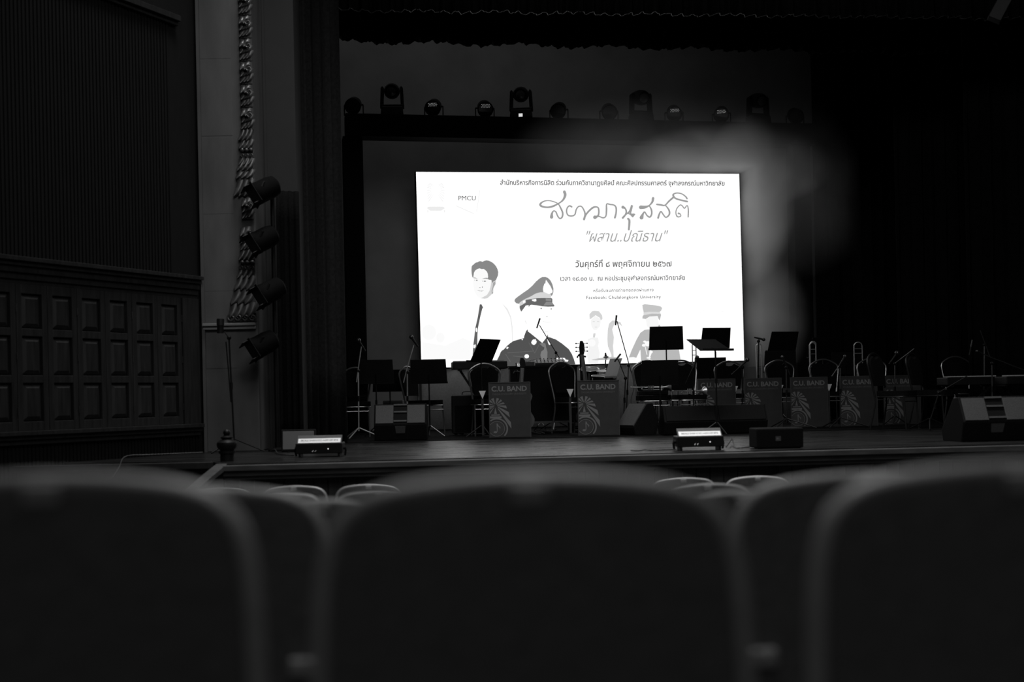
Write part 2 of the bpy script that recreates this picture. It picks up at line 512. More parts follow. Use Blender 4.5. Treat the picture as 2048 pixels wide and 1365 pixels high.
# teaser borders overhead
M['sparkle'] = mat('hem_trim_braid', 0.012, 0.5, 0.0, 1.0, scale=25)
a = at(640, 4, 14.6); b = at(2120, 52, 15.6)
zt = at(1160, 30, 15.0).z
drape('valance', 'front black valance with a beaded hem across the top of the stage', a, b, zt, 8.4, 'border', 0.16, 0.05, cat='curtain', hem=0.012, hemcloth='sparkle', seed=8)
a = at(640, 75, 15.9); b = at(1900, 105, 17.2)
drape('border_curtain', 'black border curtain hanging behind the valance above the row of stage lights', a, b, at(1160, 97, 16.5).z, 8.4, 'border', 0.2, 0.05, cat='curtain', hem=0.022, seed=9)
# black legs at the far side
for i, (p0, p1, d0, d1, lab) in enumerate(((1628, 1830, 20.75, 21.1, 'black stage leg curtain nearest the smoky side of the screen'),
                                     (1790, 1960, 18.2, 18.5, 'black stage leg curtain between two other dark legs behind the pianos'),
                                     (1930, 2130, 17.3, 17.6, 'black stage leg curtain outermost at the dark wing'))):
    a, b = at(p0, 500, d0), at(p1, 500, d1)
    drape('leg_curtain', lab, a, b, 0.02, 8.3, 'border', 0.2, 0.06, seed=20 + i, group='stage leg curtains')

# =================================================================== LED SCREEN
TL, TR, BR, BL = plane_pt(832, 344), plane_pt(1478.3, 348), plane_pt(1488.5, 721.5), plane_pt(843, 736.6)
base = (BL + BR) / 2; base = Vector((base.x, base.y, 0)) + DEEP * 0.1
scr = thing('led_screen', 'bright white led screen with Thai concert poster standing above the band', 'screen', base)
def loc(p): return p - base
mb = MB()
q = [TL, TR, BR, BL]; g = 0.02
cc = (TL + TR + BR + BL) / 4
fr = [c + (c - cc).normalized() * g for c in q]
mb.add([loc(c + DEEP * 0.004) for c in fr] + [loc(c + DEEP * 0.10) for c in fr], [(0, 1, 2, 3), (7, 6, 5, 4), (0, 4, 5, 1), (1, 5, 6, 2), (2, 6, 7, 3), (3, 7, 4, 0)])
mb.build('cabinet', 'black', scr, False)
mb = MB(); mb.add([loc(c) for c in q], [(0, 3, 2, 1)])
mb.build('lit_face', glow(SCREEN_L, True), scr, False, 0, False)
for f in (0.12, 0.5, 0.88):
    p = BL.lerp(BR, f) + DEEP * 0.2
    mb = MB(); mb.bar(Vector((p.x, p.y, 0)) - base, loc(p + UP * 0.4), 0.12, 0.12)
    mb.build('support_leg', 'black', scr, False)
# grey cloth skirt hung below the screen
mb = MB(); n_ = 60; vs = []
for i in range(n_ + 1):
    p = BL.lerp(BR, i / n_) - UP * g; o_ = DEEP * (0.03 + 0.012 * math.sin(i * 1.9))
    vs += [loc(Vector((p.x, p.y, 0.012)) + o_), loc(p + o_)]
mb.add(vs, [(2 * i, 2 * i + 2, 2 * i + 3, 2 * i + 1) for i in range(n_)])
sk = mb.build('skirt', 'skirt', scr, True, 0, False); sd = sk.modifiers.new('thickness', 'SOLIDIFY'); sd.thickness = 0.004
class Layer:
    n = 0
def shape(polys, lin, px0=0, py0=0, k=1.0, mb=None):
    q = mb or MB()
    Layer.n += 1
    off = 0.004 + 0.0012 * Layer.n
    for pl_ in polys:
        pts = [plane_pt(px0 + x / k, py0 + y / k, off) for x, y in pl_]
        tri = tessellate_polygon([[Vector((x, -y, 0)) for x, y in pl_]])
        q.add([loc(p) for p in pts], [tuple(t) for t in tri])
    return q
def emit(name, polys, lin, px0=0, py0=0, k=1.0, parent=None):
    return shape(polys, lin, px0, py0, k).build(name, glow(lin), parent or scr, False, 0, False)
def ell(cx, cy, rx, ry, n=16): return [(cx + rx * math.cos(2 * PI * i / n), cy + ry * math.sin(2 * PI * i / n)) for i in range(n)]
def stroke(pts):
    P = smoothpts([(x, y, w_ * 1.28) for x, y, w_ in pts], 5)
    l, r = [], []
    for i, p in enumerate(P):
        d = P[min(i + 1, len(P) - 1)] - P[max(i - 1, 0)]; d.z = 0
        d = d.normalized() if d.length > 1e-6 else Vector((1, 0, 0))
        nn = Vector((-d.y, d.x, 0)); h = p.z / 2
        l.append((p.x + nn.x * h, p.y + nn.y * h)); r.append((p.x - nn.x * h, p.y - nn.y * h))
    out = [[l[i], l[i + 1], r[i + 1], r[i]] for i in range(len(P) - 1)]
    out.append(ell(P[0].x, P[0].y, P[0].z / 2, P[0].z / 2, 10)); out.append(ell(P[-1].x, P[-1].y, P[-1].z / 2, P[-1].z / 2, 10))
    return out
def words(name, body, x0, x1, y0, y1, lin, shear=0.0, spacing=1.0, bold=0.0, stretch=1.0):
    vs, fs = text_mesh(body, spacing, bold)
    mn = min(v.x for v in vs); mx = max(v.x for v in vs); k = (x1 - x0) / (mx - mn)
    Layer.n += 1; off = 0.004 + 0.0012 * Layer.n
    P = []
    for v in vs:
        px = x0 + (v.x - mn) * k + shear * v.y * k
        py = y0 + (y1 - y0) * (px - x0) / (x1 - x0) - v.y * k * stretch
        P.append(loc(plane_pt(px, py, off)))
    # one part per word: faces sorted along the line, cut at the wide gaps
    ext = sorted((min(vs[i].x for i in f), max(vs[i].x for i in f), f) for f in fs)
    runs = []; end = -1e9
    for a_, b_, f in ext:
        if a_ > end + 0.16 * max(1.0, spacing): runs.append([])
        runs[-1].append(f); end = max(end, b_)
    for r_ in runs:
        used = sorted({i for f in r_ for i in f}); ix = {i: n for n, i in enumerate(used)}
        MB().add([P[i] for i in used], [tuple(ix[i] for i in f) for f in r_]).build(name, glow(lin), scr, False, 0, False)
words('organiser_lettering', 'สำนักบริหารกิจการนิสิต ร่วมกับภาควิชานาฏยศิลป์ คณะศิลปกรรมศาสตร์ จุฬาลงกรณ์มหาวิทยาลัย', 1000.5, 1449, 369.8, 371.6, 0.035, bold=0.012, stretch=1.12)
words('sponsor_lettering', 'PMCU', 917, 951.5, 401, 401, 0.05)
words('subtitle_lettering', '"ผสาน..ปณิธาน"', 1168, 1330, 484, 483, 0.34, shear=0.36, bold=0.0, stretch=1.2)
words('date_lettering', 'วันศุกร์ที่ ๘ พฤศจิกายน ๒๕๖๗', 1151, 1343, 534.6, 533.4, 0.06, bold=0.008, stretch=1.1)
words('time_lettering', 'เวลา ๑๘.๐๐ น.  ณ หอประชุมจุฬาลงกรณ์มหาวิทยาลัย', 1121, 1370, 562, 560.2, 0.06, bold=0.008, stretch=1.1)
words('broadcast_lettering', 'หรือรับชมการถ่ายทอดสดผ่านทาง', 1187, 1307, 584.4, 583, 0.04, bold=0.008, spacing=1.12)
words('page_lettering', 'Facebook: Chulalongkorn University', 1173, 1321.5, 598.4, 597, 0.03, bold=0.008, spacing=1.15)
words('contact_lettering', 'ติดต่อสอบถาม โทร ๐๒๒๑๘๗๐๔๑', 1387, 1473, 616.5, 615.5, 0.86)
words('account_lettering', 'หรือที่ Line official', 1401, 1459, 627.5, 626.5, 0.88)
H = []
for s_ in (
    [(395, 240, 20), (402, 270, 19), (385, 310, 14), (350, 340, 10), (290, 370, 14), (240, 378, 12), (195, 370, 14), (180, 352, 15), (205, 328, 10), (250, 318, 7), (300, 328, 8), (340, 348, 8), (365, 390, 12), (380, 430, 12), (375, 465, 12), (355, 478, 10), (335, 455, 10), (320, 420, 10), (300, 410, 9), (285, 432, 14), (281, 465, 24)],
    [(460, 374, 12), (440, 365, 10), (420, 385, 10), (415, 420, 10), (430, 450, 10), (465, 455, 10), (490, 440, 10), (500, 400, 10), (520, 372, 9), (545, 370, 9), (565, 395, 10), (580, 440, 12), (570, 485, 16)],
    [(572, 482, 10), (590, 440, 12), (620, 405, 13), (655, 378, 13), (690, 377, 10), (701, 400, 12), (700, 440, 12), (685, 462, 14), (667, 467, 26)],
    [(667, 467, 22), (700, 458, 10), (740, 472, 10), (765, 455, 10), (770, 400, 12), (772, 350, 10), (800, 352, 10), (840, 360, 10), (856, 385, 12), (855, 430, 12), (845, 470, 14)],
    [(916, 377, 22), (935, 387, 12), (946, 412, 12), (940, 442, 12), (915, 472, 15)],
    [(940, 442, 10), (975, 415, 12), (998, 360, 14), (990, 400, 12), (985, 437, 12), (1012, 452, 32), (985, 442, 10), (960, 430, 10)],
    [(962, 480, 14), (974, 500, 16), (969, 576, 14)],
    [(1185, 297, 18), (1178, 330, 15), (1150, 362, 10), (1115, 376, 20), (1075, 378, 26)],
    [(1150, 362, 8), (1170, 400, 12), (1172, 440, 12), (1155, 465, 12), (1130, 450, 10), (1110, 420, 10), (1095, 437, 14), (1082, 470, 28)],
    [(1218, 352, 11), (1250, 356, 13), (1290, 360, 10), (1325, 325, 12), (1370, 285, 14)],
    [(1295, 360, 8), (1325, 400, 12), (1330, 440, 12), (1300, 468, 10), (1275, 442, 10), (1255, 415, 10), (1240, 440, 12), (1230, 472, 14)],
    [(1370, 285, 14), (1364, 264, 12), (1395, 251, 9), (1440, 258, 9), (1475, 283, 10), (1487, 300, 12)],
    [(1366, 287, 12), (1400, 305, 12), (1450, 318, 12), (1489, 327, 13)],
    [(1412, 432, 14), (1428, 440, 8), (1430, 458, 8), (1402, 462, 10), (1388, 430, 8), (1396, 390, 8), (1425, 358, 8), (1445, 365, 8), (1464, 387, 8), (1488, 362, 8), (1499, 400, 9), (1497, 465, 9)],
): emit('title_stroke', stroke(s_), 0.34, 1040, 330, 4.452)
# sponsor mark and faint crest
emit('sponsor_mark', [[(545, 480), (760, 575), (757, 584), (543, 490)], [(826, 300), (833, 301), (793, 562), (786, 560)]], 0.86, 820, 330, 5.935)
cr = []
for i in range(9):
    for s_ in (-1, 1):
        t = math.radians(25 + i * 15)
        x0, y0 = 305 + s_ * math.sin(t) * 45, 300 - math.cos(t) * 60
        x1, y1 = 305 + s_ * (60 + 45 * math.sin(t)), 300 - math.cos(t) * 92 + max(0, i - 3) * 12
        dx_, dy_ = (y1 - y0), -(x1 - x0); ln = math.hypot(dx_, dy_); dx_ *= 4.5 / ln; dy_ *= 4.5 / ln; cr.append([(x0 - dx_ * .5, y0 - dy_ * .5), (x0 + dx_ * .5, y0 + dy_ * .5), (x1 + dx_, y1 + dy_), (x1 - dx_, y1 - dy_)])
cr += [[(215, 495), (395, 495), (415, 515), (370, 545), (240, 545), (200, 515)], [(205, 535), (216, 535), (218, 565), (205, 565)], [(403, 535), (414, 535), (414, 565), (403, 565)]]
emit('crest', cr, 0.84, 820, 330, 5.935)
# --- portrait of the student
po = thing_po = None
HAIR = [(90, 640), (60, 600), (45, 520), (38, 400), (45, 320), (70, 280), (100, 265), (130, 230), (165, 210), (200, 205), (240, 180), (290, 172), (340, 190), (390, 165), (450, 150), (510, 160), (580, 190), (650, 240), (710, 310), (750, 390), (772, 470), (765, 560), (740, 620), (710, 690), (680, 710), (640, 730), (605, 770), (585, 690), (520, 680), (480, 665), (495, 600), (485, 520), (460, 460), (420, 420), (380, 390), (320, 390), (260, 370), (200, 390), (140, 430), (110, 490), (95, 580)]
por = emit('student_portrait', [[(95, 560), (140, 430), (260, 370), (420, 420), (495, 560), (600, 720), (640, 930), (630, 1050), (480, 1190), (400, 1200), (280, 1190), (180, 1120), (110, 980), (80, 760)]], 0.96, 940, 510, 13.65)
PF = dict(px0=940, py0=510, k=13.65, parent=por)
emit('cheek_shade', [[(590, 700), (565, 850), (535, 980), (465, 1095), (330, 1170), (290, 1190), (400, 1200), (470, 1190), (560, 1110), (635, 1040), (640, 930), (650, 880), (705, 800), (705, 700), (640, 735)]], 0.66, **PF)
emit('ear_shade', [[(628, 760), (690, 725), (692, 800), (660, 870), (640, 905), (610, 990), (620, 1020), (640, 1040), (600, 1080), (590, 980), (620, 860)]], 0.40, **PF)
emit('hair', [HAIR], 0.25, **PF)
emit('features', [[(85, 632), (130, 618), (210, 656), (140, 642)], [(325, 660), (400, 634), (470, 628), (500, 668), (430, 652)], ell(185, 697, 24, 17), ell(405, 722, 34, 17), ell(130, 692, 10, 8), ell(337, 720, 8, 12), ell(337, 882, 11, 20), ell(270, 897, 22, 7), [(180, 962), (300, 985), (385, 970), (320, 998), (240, 985)]], 0.30, **PF)
emit('necktie', [[(793, 622), (812, 618), (832, 658), (822, 670), (800, 760), (775, 880), (768, 960), (765, 1130), (712, 1285), (712, 1230), (718, 1100), (735, 960), (745, 880), (770, 770), (785, 680)]], 0.12, 820, 500, 5.688, por)
emit('tie_pins', [ell(757, 912, 10, 26), [(722, 1085), (748, 1075), (748, 1105), (735, 1122), (720, 1115)]], 0.95, 820, 500, 5.688, por)
emit('shirt_fold', [[(1040, 600), (1110, 670), (1150, 760), (1168, 880), (1168, 1060), (1160, 1060), (1155, 880), (1138, 770), (1100, 690)]], 0.82, 820, 500, 5.688, por)
# --- portrait of the officer
CAP = [(195, 665), (130, 650), (92, 605), (105, 560), (160, 515), (270, 435), (380, 360), (470, 280), (550, 190), (620, 130), (680, 98), (740, 95), (800, 120), (850, 170), (890, 250), (912, 340), (910, 420), (890, 480), (865, 500), (860, 465), (820, 450), (700, 420), (640, 420), (540, 445), (430, 510), (330, 555), (250, 600), (200, 640)]
UNI = [(-60, 1110), (0, 980), (50, 880), (80, 800), (110, 765), (160, 735), (230, 655), (310, 585), (400, 525), (580, 475), (655, 455), (660, 410), (690, 330), (710, 280), (745, 238), (755, 290), (830, 345), (960, 450), (1110, 575), (1225, 430), (1245, 360), (1260, 430), (1310, 440), (1450, 490), (1600, 590), (1770, 730), (1850, 860), (1900, 990), (1935, 1108), (1000, 1135), (-40, 1160)]
off_ = emit('officer_portrait', [UNI], 0.085, 995, 640, 12.41)
OF = dict(px0=995, py0=640, k=12.41, parent=off_)
OC = dict(px0=1020, py0=545, k=10.5, parent=off_)
emit('tunic_tie', [[(1050, 600), (1110, 570), (1190, 590), (1205, 680), (1240, 800), (1235, 950), (1210, 1050), (1110, 1040), (1065, 880), (1085, 790), (1150, 740), (1165, 690), (1100, 650)]], 0.2, **OF)
emit('tunic_seams', [[(770, 570), (780, 565), (925, 815), (1045, 580), (1055, 585), (925, 840)], [(250, 815), (900, 770), (900, 782), (250, 830)], [(190, 850), (205, 850), (330, 1040), (310, 1040)], [(380, 890), (640, 915), (640, 935), (380, 905)]], 0.13, **OF)
emit('badges', [[(835, 560), (860, 510), (900, 480), (915, 490), (945, 472), (950, 500), (975, 540), (960, 590), (905, 632), (850, 600)], [(1230, 470), (1260, 500), (1320, 610), (1285, 634), (1255, 580)], [(212, 702), (250, 668), (278, 690), (240, 732)], ell(725, 908, 58, 52), [(1438, 945), (1670, 945), (1690, 985), (1762, 1000), (1745, 1042), (1425, 1032), (1448, 975)], ell(615, 490, 18, 16)], 1.0, **OF)
emit('cap_crown', [CAP], 0.27, **OC)
emit('cap_band', [[(200, 640), (250, 600), (330, 555), (430, 510), (540, 445), (640, 420), (700, 420), (820, 455), (860, 465), (865, 545), (700, 540), (560, 545), (450, 560), (330, 580), (330, 645), (200, 712)]], 0.68, **OC)
emit('cap_visor', [[(330, 580), (450, 560), (560, 545), (700, 540), (875, 545), (890, 560), (890, 640), (935, 700), (925, 718), (800, 722), (680, 715), (560, 695), (450, 680), (420, 690), (395, 730), (390, 690), (330, 700), (280, 770), (235, 830), (205, 760), (200, 715), (330, 640)]], 0.14, **OC)
emit('visor_sheen', [[(750, 550), (870, 560), (865, 605), (750, 595)], [(760, 620), (870, 620), (915, 690), (700, 700)]], 0.26, **OC)
for bp2 in ([(755, 155), (800, 220), (850, 290), (895, 390), (890, 430), (830, 455), (700, 415), (692, 350), (700, 300), (715, 260), (720, 240), (740, 235)], [(455, 572), (548, 555), (556, 605), (520, 617), (465, 600)], [(270, 600), (310, 588), (325, 620), (280, 652)]): emit('cap_badge', [bp2], 1.0, **OC)
emit('features', [ell(655, 760, 17, 14), ell(866, 770, 14, 16), ell(775, 930, 13, 9)], 0.25, **OC)
emit('mouth_line', [[(690, 1032), (780, 1038), (870, 1036), (868, 1044), (780, 1048), (692, 1042)], [(690, 1244), (820, 1244), (790, 1256), (710, 1255)], [(305, 1010), (325, 1020), (355, 1085), (342, 1080)]], 0.72, **OC)
# --- pale second group of portraits
k2 = dict(px0=1140, py0=580, k=5.689)
gp = emit('pale_portraits', [[(660, 795), (700, 690), (760, 560), (800, 490), (850, 455), (900, 450), (960, 470), (1015, 395), (1050, 445), (1130, 490), (1200, 580), (1240, 680), (1262, 818), (1000, 832), (900, 790), (865, 833), (810, 838), (800, 680), (755, 775), (720, 765)]], 0.48, **k2)
emit('pale_cap', [[(822, 172), (850, 163), (940, 172), (1030, 188), (1050, 208), (1037, 238), (1022, 252), (900, 250), (838, 258), (828, 215)]], 0.56, parent=gp, **k2)
emit('pale_cap_band', [[(838, 258), (900, 250), (1022, 252), (1034, 275), (930, 272), (835, 290)]], 0.72, parent=gp, **k2)
emit('pale_visor', [[(835, 290), (930, 272), (1034, 275), (1036, 292), (1020, 352), (1006, 330), (998, 300), (905, 305), (860, 334), (822, 326), (826, 300)]], 0.5, parent=gp, **k2)
emit('pale_face', [[(862, 338), (905, 308), (996, 305), (1004, 340), (1012, 395), (960, 462), (900, 445), (872, 410)]], 0.93, parent=gp, **k2)
emit('pale_face', [[(235, 345), (285, 295), (340, 325), (350, 360), (340, 420), (300, 460), (265, 455), (240, 410)]], 0.92, parent=gp, **k2)
emit('pale_eye', [ell(270, 362, 14, 5), ell(320, 362, 14, 5), ell(295, 425, 16, 4)], 0.74, parent=gp, **k2)
emit('pale_hair', [[(225, 335), (220, 280), (250, 245), (280, 238), (330, 245), (365, 290), (370, 330), (350, 350), (340, 320), (290, 290), (240, 330)], [(265, 495), (292, 495), (282, 555), (260, 555)],
     [(430, 640), (425, 560), (430, 450), (445, 385), (480, 350), (520, 350), (575, 370), (597, 420), (560, 390), (510, 380), (480, 450), (500, 540), (490, 640), (503, 830), (470, 840), (470, 740), (450, 690)]], 0.66, parent=gp, **k2)
emit('pale_suit', [[(200, 560), (260, 540), (320, 545), (330, 600), (320, 640), (340, 720), (320, 840), (210, 840), (190, 740), (215, 660)]], 0.90, parent=gp, **k2)
emit('pale_bouquet', [ell(250, 605, 42, 42), ell(850, 590, 18, 12), ell(838, 632, 20, 16), ell(885, 615, 36, 30), ell(922, 708, 20, 16), [(850, 640), (858, 640), (880, 740), (872, 740)], [(912, 640), (930, 720), (905, 790), (895, 785)], ell(895, 775, 26, 10), [(670, 770), (720, 765), (755, 780), (745, 815), (665, 800)], [(880, 795), (905, 790), (1000, 832), (868, 834)]], 0.97, parent=gp, **k2)
emit('pale_crowd', [ell(215, 940, 85, 90, 20), ell(345, 1000, 50, 60), ell(205, 1215, 35, 40), [(140, 1050), (400, 1090), (600, 1000), (690, 1040), (690, 1250), (140, 1250)]], 0.965, 820, 500, 5.688)

# =================================================================== TRUSS AND LIGHTS ABOVE THE SCREEN
BD = -0.45   # beam stands this far in front of the screen
def beam_pt(px, py): return plane_pt(px, py, 0.45)
tr = thing('lighting_truss', 'black cloth covered truss portal standing around the screen carrying a row of lights', 'truss', Vector((beam_pt(708, 700).x, beam_pt(708, 700).y, 0)))
def tl_(p): return p - tr.location
mb = MB(); a, b = beam_pt(690, 254), beam_pt(1620, 268)
zbt = beam_pt(690, 231).z; zbb = beam_pt(730, 277).z
a.z = b.z = (zbt + zbb) / 2
mb.bar(tl_(a), tl_(b), 0.34, zbt - zbb)
mb.build('beam', 'cloth', tr, False, 0.01)
for px in (709, 1600):
    p = beam_pt(px, 500); mb = MB()
    mb.bar(Vector((p.x, p.y, 0.012)) - tr.location, Vector((p.x, p.y, zbb)) - tr.location, 0.31, 0.30, up=DEEP)
    mb.build('leg', 'cloth', tr, False, 0.01)
def par(px, label, lit, yaw=0.0, tilt=0.45):
    p = beam_pt(px, 240); p.z = zbt + 0.002
    t = thing('par_light', label, 'stage light', p, YAW * 0 + yaw, 'par lights on the truss')
    T = Matrix.Translation((0, 0, 0.165)) @ Matrix.Rotation(PI / 2 + tilt, 4, 'X')
    mb = MB(); mb.lathe([(0.05, -0.17), (0.085, -0.15), (0.115, -0.08), (0.125, 0.05), (0.13, 0.10), (0.118, 0.10), (0.112, 0.07), (0.03, 0.065)], 20, T)
    mb.build('housing', 'black', t)
    mb = MB(); mb.lathe([(0.110, 0.068), (0.108, 0.078), (0.05, 0.082)], 20, T); f = mb.build('lens', 'lens', t)
    if lit:
        mb = MB()
        for i in range(6):
            for j in range(3):
                x, y = (i - 2.5) * 0.024 + (j % 2) * 0.012, 0.035 + j * 0.02
                mb.ball((x, y, 0.084), 0.0055, 6, 4, T)
        mb.build('lit_diodes', glow(0.3), f)
    mb = MB(); mb.tube([(-0.15, 0, 0.0), (-0.15, 0, 0.165)], 0.010, 6); mb.tube([(0.15, 0, 0.0), (0.15, 0, 0.165)], 0.010, 6); mb.tube([(-0.15, 0, 0.008), (0.15, 0, 0.008)], 0.010, 6)
    mb.tube([(-0.15, 0, .165), (-.12, 0, .165)], .014, 8); mb.tube([(0.15, 0, .165), (.12, 0, .165)], .014, 8)
    mb.build('bracket', 'black', t)
    return t
def mover(px, label, yaw, card=False):
    p = beam_pt(px, 240); p.z = zbt + 0.002
    t = thing('moving_head_light', label, 'stage light', p, yaw, 'moving head lights on the truss')
    mb = MB(); mb.box((0, 0, 0.065), (0.36, 0.28, 0.13), None, 0.92); mb.build('base', 'black', t, False, 0.01)
    mb = MB()
    for s_ in (-1, 1): mb.prism([(s_ * 0.14, 0.13), (s_ * 0.19, 0.13), (s_ * 0.175, 0.44), (s_ * 0.15, 0.47), (s_ * 0.125, 0.44)], 'y', -0.06, 0.06)
    mb.box((0, 0, 0.15), (0.36, 0.16, 0.04)); mb.build('yoke', 'black', t, False, 0.006)
    T = Matrix.Translation((0, 0, 0.40)) @ Matrix.Rotation(PI / 2 + 0.25, 4, 'X')
    mb = MB(); mb.lathe([(0.06, -0.16), (0.11, -0.13), (0.125, -0.03), (0.122, 0.10), (0.105, 0.16), (0.09, 0.16), (0.085, 0.13)], 20, T)
    hd = mb.build('lamp_head', 'plastic', t)
    mb = MB(); mb.lathe([(0.084, 0.132), (0.08, 0.15), (0.04, 0.165), (0.01, 0.168)], 20, T); mb.build('lens', 'lens', hd)
    if card:
        mb = MB(); mb.box((0.0, -0.145, 0.034), (0.062, 0.004, 0.05)); mb.build('white_tag', glow(0.7), t, False)  # tag is no lamp: its brightness is put in as emission
    return t
for px, lab, lit in ((708, 'unlit black par light at the truss end by the curtain', False), (868, 'par light with glinting diodes right after the first moving head', True),
                     (970, 'par light with glinting diodes just before the tagged moving head', True), (1118, 'unlit par light just past the tagged moving head', False),
                     (1218, 'unlit par light with round face before the third moving head', False), (1348, 'small par light with a lit crescent after the third moving head', True),
                     (1443, 'small par light with a lit crescent before the last moving head', True), (1590, 'hazy unlit par light at the smoky truss end', False)):
    par(px, lab, lit, yaw=random.uniform(-.25, .35))
for px, lab, yw, cd_ in ((785, 'black moving head light nearest the curtain on the truss', 0.05, False), (1043, 'black moving head light with a white tag on its base', -0.1, True),
                      (1282, 'hazy moving head light above the screen title', 0.3, False), (1516, 'hazy moving head light above the smoky screen corner', 0.3, False)):
    mover(px, lab, yw, cd_)

# =================================================================== CARVED ORNAMENT ON THE PILLAR
orn = thing('carved_ornament', 'carved ornament of feathers and scrolls running up the marble pillar', 'carving', (at(496, 640, PD).x, PD - 0.012, zl + 0.022))
OX, OZ = orn.location.x, orn.location.z
def op(px, py, o=0.0):
    v = at(px, py, PD); return Vector((v.x - OX, -o, v.z - OZ))
def feather(mb, x, z, w_, h, bend=-0.4, depth=0.03):
    # leaf hanging down and swept to one side
    n_, m_ = 9, 5; vs = []; fs = []
    for i in range(n_ + 1):
        f = i / n_
        hw = w_ * 0.62 * (1.0 - 0.10 * f) * (1 if f < 0.7 else math.sqrt(max(0.02, 1 - ((f - 0.7) / 0.3) ** 2)))
        cx = x + bend * h * f ** 2.2; cz = z - h * f
        lift = depth * (0.30 + 0.70 * f ** 1.2)
        for j in range(m_ + 1):
            u = j / m_ * 2 - 1
            vs.append((cx + hw * u, -(lift * (1 - 0.75 * u * u)) - 0.001, cz))
    W = m_ + 1
    for i in range(n_):
        for j in range(m_): fs.append((i * W + j, i * W + j + 1, (i + 1) * W + j + 1, (i + 1) * W + j))
    k = len(vs)
    # back sheet keeps it a closed relief
    vs += [(v[0], 0.0, v[2]) for v in vs[:]]
    for i in range(n_):
        fs.append((i * W, (i + 1) * W, k + (i + 1) * W, k + i * W)); fs.append((i * W + m_, k + i * W + m_, k + (i + 1) * W + m_, (i + 1) * W + m_))
    fs.append(tuple(n_ * W + j for j in range(W)) + tuple(k + n_ * W + j for j in range(W - 1, -1, -1)))
    mb.add(vs, fs)
def scroll(mb, x, z, r, turns=1.6, s_=1, t0=0.0, o=0.03):
    pts = []
    N = 22
    for i in range(N + 1):
        f = i / N; a_ = t0 + s_ * turns * 2 * PI * f; rr = r * (1 - 0.85 * f)
        pts.append((x + rr * math.cos(a_), -o - 0.012 * f, z + rr * math.sin(a_)))
    mb.tube(pts, [0.014 * (1 - 0.5 * i / N) * r / 0.05 for i in range(N + 1)], 6)
P1 = 1.0 / (F / PD)
def cluster(py0, cx=496, w_=26, h=42):
    mb = MB(); c = op(cx, py0)
    W_ = w_ * P1; Hh = h * P1
    mb.box((c.x + W_ * 0.05, -0.008, c.z - Hh * 0.5), (W_ * 0.9, 0.016, Hh * 1.05))
    feather(mb, c.x - W_ * 0.20, c.z - 0.02 * Hh, W_ * 0.42, Hh * 0.40, -0.25, 0.075)
    feather(mb, c.x + W_ * 0.12, c.z + 0.02 * Hh, W_ * 0.5, Hh * 0.45, -0.2, 0.085)
    scroll(mb, c.x + W_ * 0.28, c.z - Hh * 0.34, W_ * 0.26, 1.5, 1, 1.2, 0.06)
    for i in range(3): feather(mb, c.x - W_ * 0.18 + i * W_ * 0.26, c.z - Hh * (0.36 - 0.04 * i), W_ * 0.34, Hh * 0.36, -0.3, 0.06)
    for i in range(3): feather(mb, c.x - W_ * 0.14 + i * W_ * 0.26, c.z - Hh * (0.58 - 0.03 * i), W_ * 0.36, Hh * 0.44, -0.35, 0.055)
    mb.build('scroll_cluster', 'carving', orn)
for k in range(7): cluster(34 + 46 * (k - 2), 488.5 + 1.05 * k)
def featherband(py0, py1, x0, x1, nf, bend=-0.35):
    mb = MB(); a, b = op(x0, py0), op(x1, py0); h = a.z - op(x0, py1).z; w_ = (b.x - a.x) / nf
    mb.box(((a.x + b.x) / 2, -0.006, a.z - h / 2), (b.x - a.x, 0.012, h))
    for i in range(nf): feather(mb, a.x + w_ * (i + 0.5), a.z, w_ * 1.12, h * 1.08, bend, 0.05)
    mb.build('feather_band', 'carving', orn)
featherband(258, 282, 483, 507, 3); featherband(280, 298, 483, 508, 3)
def beads(py, x0, x1, nb, r):
    mb = MB(); a, b = op(x0, py), op(x1, py)
    for i in range(nb): mb.ball((a.x + (b.x - a.x) * (i + .5) / nb, -0.02, a.z), (r * P1, 0.03, r * P1), 12, 8)
    mb.build('bead_band', 'carving', orn)
beads(302, 482, 508, 3, 4.6)
def scrollband(py, x0, x1, nb, r, h):
    mb = MB(); a, b = op(x0, py), op(x1, py)
    mb.box(((a.x + b.x) / 2, -0.006, a.z), (b.x - a.x, 0.012, r * 2 * P1))
    for i in range(nb):
        x = a.x + (b.x - a.x) * (i + .5) / nb
        scroll(mb, x, a.z, r * P1, 1.4, 1, 2.0, 0.02)
        if h: feather(mb, x - 1 * P1, a.z - r * 0.5 * P1, r * 1.6 * P1, h * P1, -0.35, 0.05)
    mb.build('scroll_band', 'carving', orn)
scrollband(312, 482, 509, 3, 4.5, 18)
featherband(318, 342, 480, 509, 3); featherband(340, 358, 478, 509, 3, -0.45); featherband(357, 392, 477, 508, 3, -0.35)
cluster(398, 496, 24, 40); cluster(455, 494, 27, 46)
featherband(496, 520, 484, 511, 3); beads(526, 482, 511, 3, 4.6); scrollband(536, 479, 511, 3, 4.5, 20)
featherband(552, 580, 476, 511, 3); featherband(579, 608, 470, 511, 3, -0.4); featherband(606, 634, 463, 512, 4, -0.25)
scrollband(636, 457, 514, 4, 8, 0)

